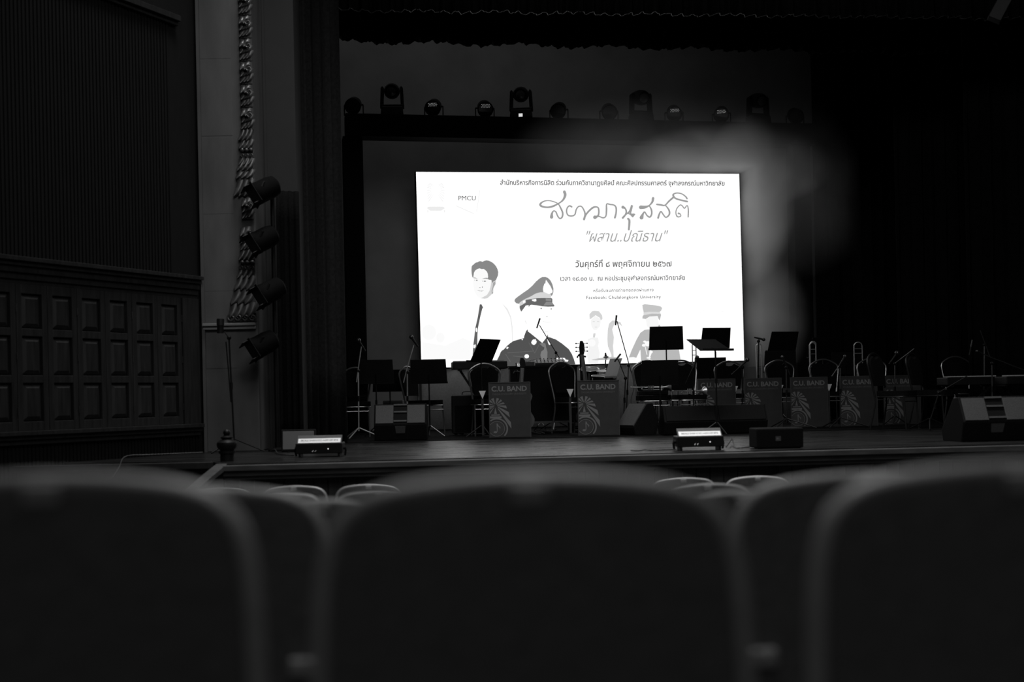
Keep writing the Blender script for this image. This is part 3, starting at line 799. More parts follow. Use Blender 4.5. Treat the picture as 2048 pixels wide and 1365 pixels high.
# =================================================================== STAGE LANTERNS ON THE BOOM
bp_ = Vector((at(549, 600, 12.95).x, 12.95, 0))
bm_ = thing('lighting_boom', 'upright black boom pole against the inner pier holding four lanterns', 'pole', bp_)
ztop = at(549, 372, 12.95).z
MB().tube([(0, 0, 0.02), (0, 0, ztop)], 0.024, 10).build('pole', 'black', bm_)
MB().lathe([(0.10, 0), (0.10, 0.02), (0.03, 0.04), (0.03, 0.1)], 16).build('base_plate', 'black', bm_)
for py, px, yw, lab in ((381, 528, 0.9, 'topmost black lantern on the boom, with its yoke arm showing'), (480, 525, 0.9, 'second black lantern from the top of the boom'),
                       (584, 539, 0.7, 'third black lantern down the boom, with a pale gel frame glint'), (690, 525, 0.9, 'lowest black lantern on the boom, level with the pillar ledge')):
    p = at(px, py, 12.70)
    t = thing('stage_lantern', lab, 'stage light', p, 0, 'lanterns on the boom')
    T = Matrix.Rotation(-0.55, 4, 'Y') @ Matrix.Rotation(0.5, 4, 'Z') @ Matrix.Rotation(-PI / 2, 4, 'Y')
    mb = MB(); mb.lathe([(0.06, -0.17), (0.105, -0.14), (0.12, -0.06), (0.118, 0.06), (0.122, 0.07), (0.122, 0.12), (0.10, 0.12), (0.095, 0.09)], 14, T)
    hb = mb.build('housing', 'lantern', t)
    MB().lathe([(0.094, 0.09), (0.07, 0.105), (0.01, 0.112)], 14, T).build('lens', 'lens', hb)
    mb = MB(); mb.box((0, 0, 0.128), (0.24, 0.24, 0.012), T); mb.box((0.10, 0, 0.17), (0.012, 0.18, 0.08), T @ Matrix.Rotation(0.0, 4, 'Z')); mb.box((-0.10, 0, 0.17), (0.012, 0.18, 0.08), T)
    mb.build('barn_door', 'black', t, False, 0.01)
    dx = bp_.x - p.x
    mb = MB(); mb.tube([(0.0, -0.12, 0.02), (0.02, -0.12, 0.07), (dx, 0.08, 0.10), (dx, 0.14, 0.085)], 0.010, 6); mb.tube([(0, .12, .0), (0.03, .13, .07), (dx - 0.03, .14, .10)], .010, 6)
    mb.tube([(dx, 0.188, 0.02), (dx, 0.188, 0.13)], 0.034, 10)
    mb.build('yoke', 'steel' if py == 381 else 'black', t)

# =================================================================== BAND CHAIRS
def make_chair(label):
    t = thing('banquet_chair', label, 'chair', (0, 0, 0), 0, 'banquet chairs of the band')
    yb = 0.20
    def yz(z): return yb + (z - 0.45) * 0.16
    half = [(0.165, 0.42), (0.178, 0.55), (0.196, 0.68), (0.213, 0.80), (0.214, 0.855), (0.196, 0.895), (0.15, 0.93), (0.09, 0.962), (0.04, 0.976), (0.0, 0.98)]
    pts = smoothpts([(x, yz(z), z) for x, z in half], 3)
    full = pts + [Vector((-p.x, p.y, p.z)) for p in pts[-2::-1]]
    MB().tube(full, 0.0135, 8).build('back_frame', 'chrome', t)
    # padded back with a scooped hand slot under the top rail
    H2 = [(0.150, 0.56), (0.170, 0.66), (0.192, 0.79), (0.193, 0.85), (0.178, 0.88), (0.14, 0.91), (0.075, 0.942), (0.045, 0.915), (0.0, 0.905)]
    ol = H2 + [(-x, z) for x, z in H2[-2::-1]]
    q = MB(); n_ = len(ol)
    q.prism([(x, z) for x, z in ol], 'y', -0.018, 0.018)
    q.v = [Vector((p.x, p.y + yz(p.z) - (0.012 if p.y < 0 else 0) * 1, p.z)) for p in q.v]
    q.build('backrest', 'fabric', t, True, 0.008)
    so = []
    for i in range(28):
        a_ = 2 * PI * i / 28; c_, s_ = math.cos(a_), math.sin(a_)
        so.append((0.215 * math.copysign(abs(c_) ** 0.45, c_), -0.02 + 0.21 * math.copysign(abs(s_) ** 0.45, s_)))
    MB().prism(so, 'z', 0.43, 0.495).build('seat', 'fabric', t, True, 0.018)
    MB().tube([(x * 0.97, -0.02 + (y + 0.02) * 0.97, 0.42) for x, y in so], 0.010, 6, True).build('seat_frame', 'chrome', t)
    for sx in (-1, 1):
        MB().tube([(sx * 0.19, -0.19, 0.425), (sx * 0.195, -0.215, 0.02), (sx * 0.195, -0.216, 0.0)], 0.0115, 8).build('leg', 'chrome', t)
        MB().tube(smoothpts([(sx * 0.165, yz(0.42), 0.43), (sx * 0.17, yb + 0.0, 0.3), (sx * 0.188, yb + 0.055, 0.03)], 4) + [Vector((sx * 0.188, yb + 0.056, 0.012)), Vector((sx * 0.188, yb + 0.056, 0.001))], 0.0115, 8).build('leg', 'chrome', t)
    MB().tube([(-0.188, -0.2, 0.36), (0.188, -0.2, 0.36)], 0.007, 6).build('stretcher', 'chrome', t)
    return t
chairs = (
    (713, 17.0, 0.10, 'banquet chair outermost by the dark stage curtain'),
    (826, 17.1, 1.05, 'banquet chair turned side-on with its seat lit behind the nearest floor monitor'),
    (972, 16.4, 0.15, 'banquet chair under the keyboard, at the first band sign'),
    (1131, 16.6, 0.55, 'banquet chair standing between the first two band signs'),
    (1300, 16.6, 0.1, 'banquet chair with a lit outline hidden behind a low music desk beside the drums'),
    (1334, 18.3, 0.0, 'banquet chair showing only its top beneath a tall music stand'),
    (1369, 16.85, 0.2, 'banquet chair with bright corner behind the middle floor monitors'),
    (1462, 17.9, 0.0, 'banquet chair behind the third band sign, under the screen corner'),
    (1563, 17.95, 0.0, 'banquet chair behind the fourth band sign, beside the first trombone'),
    (1652, 17.95, 0.0, 'banquet chair behind the fifth band sign, beside the second trombone'),
    (1748, 18.0, 0.0, 'banquet chair behind the sixth band sign'),
    (1762, 15.3, 0.85, 'dark banquet chair in front of the sixth and seventh band signs'),
    (1838, 15.75, 0.85, 'dark banquet chair at the end of the sign row, in front of the stage piano'),
    (1917, 17.95, 0.0, 'banquet chair behind the stage piano, one corner glinting'),
)
c0 = None
CH = {}
for px, d, rz, lab in chairs:
    p = on_floor(px, d) + UP * CZ
    p -= Vector((-math.sin(rz), math.cos(rz), 0)) * 0.2      # px marks the back of the chair
    if c0 is None:
        c0 = make_chair(lab); c0.location = p; c0.rotation_euler = (0, 0, rz); o = c0
    else: o = dup(c0, p, rz, lab)
    CH[px] = o
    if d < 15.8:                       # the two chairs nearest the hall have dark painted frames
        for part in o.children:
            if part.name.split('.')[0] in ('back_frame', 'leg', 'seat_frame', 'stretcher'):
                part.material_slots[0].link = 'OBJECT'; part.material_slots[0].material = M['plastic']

# =================================================================== BAND SIGNS
def sign_text(body, x0, x1, zb, bold, cap, spacing=1.0):
    vs, fs = text_mesh(body, spacing, bold)
    mn = min(v.x for v in vs); mx = max(v.x for v in vs); k = (x1 - x0) / (mx - mn)
    ky = cap / max(v.y for v in vs)
    return [(x0 + (v.x - mn) * k, -0.0015, zb + v.y * ky) for v in vs], fs
SW, SH = 0.54, 0.71
def make_sign(label):
    t = thing('band_sign', label, 'music stand sign', (0, 0, 0), 0, 'band signs in front of the players')
    MB().box((0, 0.009, SH / 2), (SW, 0.018, SH)).build('front_panel', 'sign', t, False, 0.004)
    mb = MB()
    mb.box((-SW / 2 + 0.008, -0.002, SH / 2), (0.010, 0.006, SH)); mb.box((SW / 2 - 0.008, -0.002, SH / 2), (0.010, 0.006, SH)); mb.box((0, -0.002, SH - 0.006), (SW, 0.006, 0.010))
    mb.build('edge_binding', 'signedge', t, False)
    def uv(cx, cy): return ((cx - 205) / 795 * SW - SW / 2, SH - (cy - 155) / 1080 * SH)
    v, f = sign_text('C.U. BAND', uv(262, 0)[0], uv(930, 0)[0], uv(0, 332)[1], 0.03, 0.066)
    MB().add(v, f).build('sign_lettering', 'signlight', t, False)
    v, f = sign_text('CHULALONGKORN UNIVERSITY', uv(272, 0)[0], uv(922, 0)[0], uv(0, 405)[1], 0.006, 0.024)
    MB().add(v, f).build('small_lettering', 'signdim', t, False)
    em = []
    hub = (330, 603)
    for a_, b_ in (((250, 480), (300, 460)), ((355, 462), (404, 475)), ((432, 490), (462, 520)), ((480, 545), (509, 580)), ((530, 612), (548, 670)), ((577, 738), (600, 845)), ((615, 935), (624, 1068)),
                   ((219, 500), (236, 497)), ((219, 568), (219, 597)), ((219, 622), (219, 655)), ((219, 665), (219, 692)), ((219, 742), (219, 782))):
        ma = lambda q: (hub[0] + (q[0] - hub[0]) * 0.16, hub[1] + (q[1] - hub[1]) * 0.16)
        mid = lambda q, z: (q[0] * .5 + z[0] * .5, q[1] * .5 + z[1] * .5)
        m1, m2 = ma(a_), ma(b_)
        if a_ == (219, 500): em.append([(219, 500), (236, 497), (300, 570), (285, 570), (219, 530)])
        else: em.append([m1, a_, b_, m2])
    em += [[(327, 648), (304, 768), (356, 768)], [(250, 782), (410, 782), (410, 802), (250, 802)], [(222, 818), (440, 818), (440, 858), (222, 858)]]
    def arc(r0, r1, cx=350, cy=1060):
        out = []; N = 48; pts = []
        for i in range(N):
            t0, t1 = 2 * PI * i / N, 2 * PI * (i + 1) / N
            qd = [(cx + r0 * math.cos(t0), cy + r0 * math.sin(t0)), (cx + r1 * math.cos(t0), cy + r1 * math.sin(t0)), (cx + r1 * math.cos(t1), cy + r1 * math.sin(t1)), (cx + r0 * math.cos(t1), cy + r0 * math.sin(t1))]
            if all(x > 214 and y < 1212 for x, y in qd): out.append(qd)
        return out
    em += arc(182, 209) + arc(139, 148)
    mb = MB()
    for pl_ in em:
        P_ = [uv(*q) for q in pl_]
        tri = tessellate_polygon([[Vector((x, z, 0)) for x, z in P_]])
        mb.add([(x, -0.0015, z) for x, z in P_], [tuple(q) for q in tri])
    mb.build('emblem', 'signlight', t, False)
    mb = MB()
    dk = [(max(x, 216), y) for x, y in ell(350, 1060, 130, 130, 40)]
    P_ = [uv(*q) for q in dk]; mb.add([(x, -0.0012, z) for x, z in P_], [tuple(range(len(P_)))])
    mb.build('emblem_disc', 'signedge', t, False)
    mb = MB()
    for pl_ in (ell(320, 1125, 32, 20, 18), [(346, 960), (362, 955), (362, 1120), (348, 1120)], [(362, 955), (380, 1000), (418, 1030), (405, 1075), (400, 1040), (362, 1000)]):
        P_ = [uv(*q) for q in pl_]; tri = tessellate_polygon([[Vector((x, z, 0)) for x, z in P_]])
        mb.add([(x, -0.002, z) for x, z in P_], [tuple(q) for q in tri])
    mb.build('note_mark', 'signlight', t, False)
    # folding side wing with its pale corner brace
    mb = MB(); x = -SW / 2 - 0.065
    mb.box((x, 0.30, 0.29), (0.03, 0.012, 0.58)); mb.bar((x, 0.30, 0.015), (-SW / 2 + 0.01, 0.02, 0.015), 0.03, 0.03)
    mb.build('side_wing', 'sign', t, False)
    mb = MB(); mb.add([(x - 0.045, 0.28, 0.605), (x + 0.045, 0.28, 0.605), (x, 0.28, 0.50), (x - 0.045, 0.292, 0.605), (x + 0.045, 0.292, 0.605), (x, 0.292, 0.50)], [(0, 2, 1), (3, 4, 5), (0, 1, 4, 3), (1, 2, 5, 4), (2, 0, 3, 5)])
    mb.build('corner_brace', 'white', t, False)
    mb.v = []
    return t
signs = ((1021, 15.35, 0.07, 'band sign with painted emblem nearest the keyboard case'), (1198.5, 15.4, 0.05, 'band sign in front of the drum kit'),
         (1435.5, 17.0, 0.05, 'band sign half hidden behind the pair of black floor monitors'), (1528, 17.0, 0.05, 'band sign below the first trombone, its corner behind a monitor'),
         (1620, 17.0, 0.05, 'unobstructed band sign below the second trombone'), (1719, 16.9, 0.05, 'band sign partly crossed by a dark chair, below the third trombone'),
         (1806, 17.2, 0.05, 'last band sign of the row, seen between two dark chairs'))
s0 = None
for px, d, rz, lab in signs:
    p = on_floor(px, d) + UP * CZ
    if s0 is None:
        s0 = make_sign(lab); s0.location = p; s0.rotation_euler = (0, 0, rz)
    else: dup(s0, p, rz, lab)

# =================================================================== MUSIC STANDS
def tripod(mb, r=0.26, h=0.13, z0=0.0, rot=0.3, rad=0.009):
    for i in range(3):
        a_ = rot + i * 2 * PI / 3
        mb.tube([(0.012 * math.cos(a_), 0.012 * math.sin(a_), h), (r * math.cos(a_), r * math.sin(a_), z0 + rad)], rad, 6)
def music_stand(px, py, d, psi, tau, label, w_=0.50, h=0.33, front=False, sheet=None):
    # px,py: centre of the lower edge of the desk
    c = at(px, py, d)
    base_ = Vector((c.x, c.y, CZ))
    t = thing('music_stand', label, 'music stand', base_, 0, 'black music stands')
    zc = c.z - CZ
    W_ = Vector((math.cos(psi), math.sin(psi), 0)); N_ = Vector((math.sin(psi), -math.cos(psi), 0))   # N_ points to the hall when psi = 0
    U_ = (UP * math.cos(tau) + N_ * math.sin(tau)) if not front else (UP * math.cos(tau) - N_ * math.sin(tau))
    nrm = W_.cross(U_).normalized()
    o = Vector((0, 0, zc))
    mb = MB()
    cs = [o - W_ * w_ / 2, o + W_ * w_ / 2, o + W_ * (w_ / 2 - 0.012) + U_ * h, o - W_ * (w_ / 2 - 0.012) + U_ * h]
    mb.add([q + nrm * 0.004 for q in cs] + [q - nrm * 0.004 for q in cs], [(0, 1, 2, 3), (7, 6, 5, 4), (0, 4, 5, 1), (1, 5, 6, 2), (2, 6, 7, 3), (3, 7, 4, 0)])
    mb.build('desk', 'black', t, False, 0.002)
    mb = MB()
    side = (-N_ if not front else N_)
    a_, b_ = o - W_ * w_ / 2, o + W_ * w_ / 2
    mb.bar(a_ + side * 0.03 - UP * 0.004, b_ + side * 0.03 - UP * 0.004, 0.065, 0.006)
    mb.bar(a_ + side * 0.062 + UP * 0.006, b_ + side * 0.062 + UP * 0.006, 0.005, 0.026)
    mb.build('lip', 'black', t, False)
    back = (N_ if not front else -N_) * 0.02
    mid = o + U_ * (h * 0.38) + back
    zj = max(0.3, zc - 0.02)
    MB().tube([Vector((0, 0, 0.12)), Vector((0, 0, zj))], 0.0095, 8).build('pole', 'black', t)
    mb = MB(); mb.tube([Vector((0, 0, zj - 0.01)), Vector((back.x * 0.6, back.y * 0.6, zj + 0.03)), mid], 0.010, 6); mb.build('desk_bracket', 'black', t)
    MB().tube([(0, 0, zj * 0.62), (0, 0, zj * 0.62 + 0.06)], 0.016, 8).build('height_clutch', 'black', t)
    mb = MB(); tripod(mb, 0.21, 0.15, 0.0, 0.4 + px); mb.build('tripod_base', 'steel', t)
    if sheet:
        mb = MB(); sw, sh = sheet
        cs = [o - W_ * sw / 2 + U_ * 0.01, o + W_ * sw / 2 + U_ * 0.01, o + W_ * sw / 2 + U_ * (sh + .01), o - W_ * sw / 2 + U_ * (sh + .01)]
        off = side * 0.008
        mb.add([q + base_ + off for q in cs], [(0, 1, 2, 3)])
        return t, mb
    return t
for a_ in (
    (752, 767, 16.75, 0.06, 0.15, 'black music stand nearest the stage curtain'),
    (780, 783, 17.45, 0.1, 0.35, 'black music stand lower than and behind the one nearest the curtain'),
    (858, 767, 16.2, -0.03, 0.25, 'black music stand beside the keyboard, over the bright tripod foot'),
    (962, 724, 15.78, 1.0, 0.5, 'black music stand tipped sideways above the keyboard'),
    (1332.5, 699, 17.3, 0.02, 0.12, 'tall black music stand in front of the pale officer on the screen'),
    (1320, 770, 15.9, -0.05, 0.2, 'low black music stand over the trumpet'),
    (1430, 697, 19.0, 0.25, 0.25, 'tall black music stand at the corner of the screen, behind the flat one'),
    (1420, 757, 18.5, -0.05, 0.3, 'dark low music stand beneath the screen corner'),
    (1563, 703, 19.0, 0.3, 0.4, 'tall dim music stand just beyond the lit screen edge'),
    (1560, 745, 18.5, 0.0, 0.15, 'black music stand behind the chair of the fourth band sign'),
    (1646, 715, 19.0, 0.25, 0.35, 'dim music stand behind the second trombone'),
    (1692, 747, 18.75, 0.0, 0.15, 'black music stand in front of the third trombone'),
): music_stand(*a_)
music_stand(1431, 701, 14.8, 0.45, 1.12, 'black music stand with its desk lying nearly flat, in front of the band', 0.46, 0.34, True)
t, mb = music_stand(1220, 759, 16.65, -0.85, 0.45, 'slim music stand by the drums holding a bright sheet of music', 0.24, 0.05, True, (0.235, 0.31))
tag(mb.build('sheet_music', 'paper', None, False), 'tall white sheet of music propped up behind the cymbals', 'paper')

# =================================================================== MICROPHONES AND STANDS
def mic_stand(bx, d, top, arms, label, base_rot=0.3, r=0.28, m='steel', by=None):
    b_ = on_floor(bx, d) + UP * CZ
    t = thing('microphone_stand', label, 'microphone stand', b_, 0, 'microphone stands')
    tp = at(top[0], top[1], d) - b_
    MB().tube([(0, 0, 0.10), tp], 0.009, 8).build('pole', m, t)
    mb = MB(); tripod(mb, r, 0.14, 0.0, base_rot); mb.build('tripod_base', m, t)
    MB().tube([tp * 0.55 + Vector((0, 0, 0.0)), tp * 0.55 + UP * 0.07], 0.015, 8).build('height_clutch', 'black', t)
    mb = MB(); mb.ball(tp, 0.024, 10, 6); mb.tube([tp, tp + Vector((0.0, -0.04, 0.0))], 0.012, 6); mb.build('swivel_clamp', 'black', t)
    for seg in arms:
        MB().tube([at(x, y, d - 0.02) - b_ for x, y in seg], 0.007, 6).build('boom_arm', m, t)
    return t
def microphone(p0, p1, d, label, rr=0.013, kind='handheld'):
    # p0 grille end, p1 cable end
    a, b = at(p0[0], p0[1], d - 0.075), at(p1[0], p1[1], d - 0.07)
    t = thing('microphone', label, 'microphone', b, 0, 'microphones on stands')
    a = a - b; L_ = a.length; u = a.normalized()
    if kind == 'handheld':
        MB().tube([Vector((0, 0, 0)), u * L_ * 0.7], [rr * 0.75, rr * 1.1], 10).build('body', 'plastic', t)
        T = Matrix.Translation(u * L_ * 0.84)
        MB().ball((0, 0, 0), max(rr * 1.5, L_ * 0.15), 10, 8, T).build('grille', 'steel', t)
    else:
        MB().tube([Vector((0, 0, 0)), u * L_], [rr, rr * 1.0], 10).build('body', 'plastic', t)
        MB().tube([u * L_ * 0.55, u * L_ * 0.98], [rr * 1.15, rr * 1.15], 10).build('grille', 'steel', t)
    return t
mic_stand(469, 12.6, (458, 676), [[(452, 684), (456, 730), (462, 805)], [(458, 676), (449, 664)]], 'microphone stand on its own in front of the marble pillar', -0.05, 0.32, 'black')
microphone((441, 638), (440.5, 667), 12.6, 'large side-address microphone in front of the marble pillar', 0.034, 'large')
mic_stand(718, 16.2, (716.5, 742), [[(722.5, 693), (713, 765)]], 'microphone stand beside the outermost chair by the curtain', 0.2, 0.30, 'bright')
microphone((714.5, 677), (731, 703), 16.2, 'slim microphone nearest the stage curtain', 0.012)
mic_stand(815.5, 16.5, (814.5, 745), [[(827.5, 690), (814, 738), (807, 766)]], 'microphone stand between the two low music stands', 0.4, 0.28, 'bright')
microphone((820, 671), (836, 694), 16.5, 'microphone just outside the screen edge above the two low music stands', 0.016)
mic_stand(1110, 18.25, (1112, 706), [[(1079, 651), (1131, 737)]], 'boom microphone stand across the officer portrait', 0.4, 0.28)
microphone((1080, 637), (1073.5, 657), 18.25, 'microphone at the chin of the officer portrait', 0.011, 'slim')
mic_stand(1252, 17.0, (1257, 731), [[(1234, 643), (1263, 747)]], 'tall boom microphone stand over the drum kit', 0.2, 0.2)
microphone((1233, 631), (1231, 651), 17.0, 'highest microphone, over the drums', 0.011, 'slim')
mic_stand(1247, 16.2, (1251, 757), [[(1233, 718), (1237, 721), (1251, 757)]], 'short microphone stand beside the bright sheet of music', 0.9, 0.16)
microphone((1241.5, 708), (1229, 724), 16.1, 'short microphone crossing the crash cymbal rim', 0.011, 'slim')
mic_stand(1388, 15.95, (1387, 735), [[(1389, 730), (1371, 768)]], 'thick dark microphone stand in front of the chair with the bright corner', 0.5, 0.18, 'black')
microphone((1395.5, 711), (1387, 737), 15.95, 'microphone pointing up beside the tall slide under the screen', 0.014)
mic_stand(1485, 16.4, (1485, 735), [[(1463, 750), (1490, 725)]], 'microphone stand beside the third band sign', 0.0, 0.25, 'black')
microphone((1498, 717), (1478, 736), 16.4, 'microphone leaning below the screen corner', 0.014)
mic_stand(1516.5, 17.5, (1517, 683), [[(1517, 688), (1518, 678)]], 'straight microphone stand behind the first trombone', 0.5, 0.15, 'black')
microphone((1531, 680.5), (1508, 675), 17.5, 'level microphone on top of the stand by the first trombone', 0.013)
mic_stand(1573.5, 16.4, (1573, 735), [[(1565, 712), (1580, 750)]], 'microphone stand between the fourth and fifth band signs', -0.12, 0.40)
microphone((1564, 711), (1572, 733), 16.4, 'microphone in front of the fourth chair back', 0.013)
mic_stand(1681, 16.4, (1681, 733), [[(1664, 753), (1684, 724)]], 'microphone stand between the fifth and sixth band signs', -0.12, 0.38)
microphone((1692.5, 710), (1679, 731), 16.4, 'microphone aimed up at the black stand of the third trombone', 0.013)
mic_stand(1790, 16.75, (1790, 728), [[(1790, 727), (1828, 698)]], 'microphone stand over the last band sign', 0.1, 0.2)
microphone((1797.5, 702), (1778, 729), 16.75, 'slanting microphone above the last band sign', 0.012)
mic_stand(1969, 16.75, (1969, 690), [[(1960.5, 661), (1979.5, 713)]], 'upright boom stand behind the stage piano', 0.3, 0.14)
microphone((1945, 680), (1939, 711), 16.75, 'slim dim microphone behind the stage piano', 0.010, 'slim')
mic_stand(1985, 15.4, (1984, 727), [[(1953, 703), (1984, 716), (2060, 745)]], 'long boom microphone stand reaching over the stage piano', 0.3, 0.3)
microphone((1952, 702), (1966, 708), 15.4, 'microphone at the tip of the long boom', 0.012)
mic_stand(1860, 15.0, (1878, 785), [[(1875, 787), (1935, 752)]], 'low boom microphone stand in front of the stage piano', 0.2, 0.28, 'black')

# =================================================================== FLOOR MONITORS
def wedge(px, d, rz, label, w_, h, dp, face='grille', body='blackbox', handle=True, mirror=False):
    p = on_floor(px, d) + UP * (CZ if d > 14.5 and px < 1880 else 0)
    t = thing('floor_monitor', label, 'floor monitor', p, rz, 'wedge floor monitors')
    # profile (y,z): lower back leans out, upper back slopes in, grille side slopes away
    prof = [(-dp * 0.40, 0.0), (-dp * 0.52, h * 0.44), (-dp * 0.28, h), (-dp * 0.06, h * 0.98), (dp * 0.5, h * 0.25), (dp * 0.44, 0.0)]
    sh = MB().prism(prof, 'x', -w_ / 2, w_ / 2).build('cabinet', body, t, False, 0.012)
    a, b = Vector((0, -dp * 0.03, h * 0.975)), Vector((0, dp * 0.48, h * 0.29))
    n2 = Vector((0, h, dp)).normalized() * 0.012
    q0 = [Vector((x, 0, 0)) + v_ + n2 for x, v_ in ((-w_ * .47, a), (w_ * .47, a), (w_ * .47, b), (-w_ * .47, b))]; q1 = [v_ - n2 * 2 for v_ in q0]
    MB().add(q0 + q1, [(0, 1, 2, 3), (7, 6, 5, 4), (0, 4, 5, 1), (1, 5, 6, 2), (2, 6, 7, 3), (3, 7, 4, 0)]).build('speaker_face', 'grille' if rz < 1 else 'grey', t, False, 0.004)
    a, b = Vector((0, -dp * 0.52, h * 0.44)), Vector((0, -dp * 0.28, h))
    u = (b - a); L_ = u.length; u.normalize(); n_ = Vector((0, -u.z, u.y))
    def onface(x0, x1, f0, f1, o):
        return [Vector((x, 0, 0)) + a + u * (L_ * f) + n_ * o for x, f in ((x0, f0), (x1, f0), (x1, f1), (x0, f1))]
    segs = ((-0.47, -0.13), (0.13, 0.47)) if handle else ((-0.47, 0.47),)
    for s0_, s1_ in segs:
        q0, q1 = onface(w_ * s0_, w_ * s1_, 0.05, 0.93, 0.012), onface(w_ * s0_, w_ * s1_, 0.05, 0.93, -0.01)
        MB().add(q0 + q1, [(0, 1, 2, 3), (7, 6, 5, 4), (0, 4, 5, 1), (1, 5, 6, 2), (2, 6, 7, 3), (3, 7, 4, 0)]).build('grille', face, t, False, 0.004)
    if handle:
        mb = MB()
        for f in (0.12, 0.56, 0.90):
            q0, q1 = onface(-w_ * 0.125, w_ * 0.125, f, f + 0.07, 0.016), onface(-w_ * 0.125, w_ * 0.125, f, f + 0.07, -0.01)
            mb.add(q0 + q1, [(0, 1, 2, 3), (7, 6, 5, 4), (0, 4, 5, 1), (1, 5, 6, 2), (2, 6, 7, 3), (3, 7, 4, 0)])
        mb.build('handle', face, t, False)
        mb = MB()
        y0 = lambda z: -dp * (0.40 + 0.12 * z / (h * 0.44))
        vs = [(-w_ * 0.10, y0(h * .40) - 0.004, h * 0.40), (w_ * 0.10, y0(h * .40) - 0.004, h * 0.40), (w_ * 0.085, y0(h * .20) - 0.004, h * 0.20), (-w_ * 0.085, y0(h * .20) - 0.004, h * 0.20)]
        mb.add(vs + [(x, y + 0.02, z) for x, y, z in vs], [(0, 3, 2, 1), (4, 5, 6, 7), (0, 1, 5, 4), (1, 2, 6, 5), (2, 3, 7, 6), (3, 0, 4, 7)])
        mb.build('input_plate', face, t, False)
    else:
        for x in (-w_ * 0.5, w_ * 0.5):
            MB().prism([(y * 0.99, max(0.004, z * 0.99 + 0.004)) for y, z in prof], 'x', x - 0.006, x + 0.006).build('side_cheek', 'blackbox', t, False)
    return t
wedge(804, 15.3, 0.02, 'floor monitor with a grey back and handle nearest the stage curtain', 0.66, 0.46, 0.50)
wedge(1275, 15.5, 2.05, 'floor monitor turned sideways showing its grey sloping face', 0.40, 0.40, 0.38, 'blackbox', 'blackbox', False)
wedge(1375, 15.3, 0.06, 'plain black floor monitor beside the sideways one', 0.66, 0.36, 0.46, 'blackbox', 'blackbox', False)
wedge(1477, 15.4, 0.06, 'plain black floor monitor in front of the third band sign', 0.63, 0.36, 0.46, 'blackbox', 'blackbox', False)
wedge(1972, 11.95, 0.1, 'large grey-backed floor monitor at the stage edge near the pianos', 0.70, 0.44, 0.48)
wedge(2112, 12.0, 0.1, 'grey-backed floor monitor cut off by the picture edge, next to the large one', 0.70, 0.44, 0.48)
# low black box with a maker plate
p = on_floor(1561, 11.15)
t = thing('subwoofer', 'low black speaker box on the stage edge beside the strobe', 'speaker', p, 0.05)
MB().box((0, 0.15, 0.10), (0.44, 0.3, 0.185)).build('cabinet', 'blackbox', t, False, 0.012)
MB().box((-0.02, -0.004, 0.095), (0.05, 0.006, 0.045)).build('badge', 'grille', t, False)
v, f = text_mesh('JBL', 1.0, 0.02); MB().add([(-0.039 + q.x * 0.022, -0.009, 0.088 + q.y * 0.022) for q in v], f).build('badge_lettering', 'signlight', t, False)
for x in (-0.18, 0.18):
    MB().box((x, 0.06, 0.004), (0.04, 0.04, 0.008)).build('foot', 'black', t, False)

# =================================================================== STROBES AT THE EDGE
def strobe(px, d, label, w_=0.42, rz=0.03):
    p = on_floor(px, d)
    t = thing('strobe_light', label, 'strobe light', p, rz, 'strobe lights on the stage edge')
    h = 0.16
    MB().box((0, 0.13, 0.085), (w_, 0.26, 0.10)).build('housing', 'plastic', t, False, 0.008)
    # tilted back plate carrying the label, upside down to the hall
    mb = MB(); ang = math.radians(38)
    a = Vector((0, 0.0, 0.115)); u = Vector((0, math.cos(ang), math.sin(ang))); n_ = Vector((0, -math.sin(ang), math.cos(ang)))
    def q(x, f, o): return a + Vector((x, 0, 0)) + u * f + n_ * o
    def slab(mb, x0, x1, f0, f1, o0, o1):
        mb.add([q(x0, f0, o1), q(x1, f0, o1), q(x1, f1, o1), q(x0, f1, o1), q(x0, f0, o0), q(x1, f0, o0), q(x1, f1, o0), q(x0, f1, o0)], [(0, 1, 2, 3), (7, 6, 5, 4), (0, 4, 5, 1), (1, 5, 6, 2), (2, 6, 7, 3), (3, 7, 4, 0)])
    slab(mb, -w_ * 0.48, w_ * 0.48, 0, 0.15, -0.02, 0.0); mb.build('back_plate', 'grille', t, False, 0.003)
    mb = MB(); slab(mb, -w_ * 0.455, w_ * 0.455, 0.035, 0.10, 0.0, 0.0015); lb = mb.build('label', 'label', t, False)
    v, f = text_mesh('RGB LED1200W COLOURING STROBE', 1.0, 0.012)
    mx = max(p_.x for p_ in v); k = w_ * 0.80 / mx
    P_ = [q(w_ * 0.40 - p_.x * k, 0.080 - p_.y * k * 1.5, 0.0022) for p_ in v]
    MB().add(P_, f).build('label_lettering', 'ink', lb, False)
    mb = MB(); slab(mb, -w_ * 0.15, w_ * 0.10, 0.118, 0.132, 0, 0.0015); mb.build('maker_strip', 'grey', t, False)
    for s_ in (-1, 1):
        mb = MB(); mb.tube([(s_ * (w_ / 2 + 0.012), 0.12, 0.10), (s_ * (w_ / 2 + 0.02), 0.12, 0.06), (s_ * (w_ / 2 + 0.012), 0.13, 0.01)], 0.011, 6); mb.tube([(s_ * (w_ / 2 - 0.005), 0.12, 0.085), (s_ * (w_ / 2 + 0.02), 0.12, 0.085)], 0.018, 8)
        mb.build('bracket', 'black', t)
    for s_ in (-1, 1): MB().box((s_ * w_ * 0.42, 0.1, 0.02), (0.02, 0.18, 0.04)).build('foot', 'black', t, False)
    mb = MB(); mb.ball((w_ * 0.2, -0.002, 0.08), 0.006, 8, 6); mb.build('indicator', glow(0.8), t)
    mb = MB()
    for x in (-0.05, -0.025): mb.tube([(x, 0.0, 0.065), (x - 0.012, -0.02, 0.05)], 0.006, 6)
    mb.build('connector', 'steel', t)
    return t
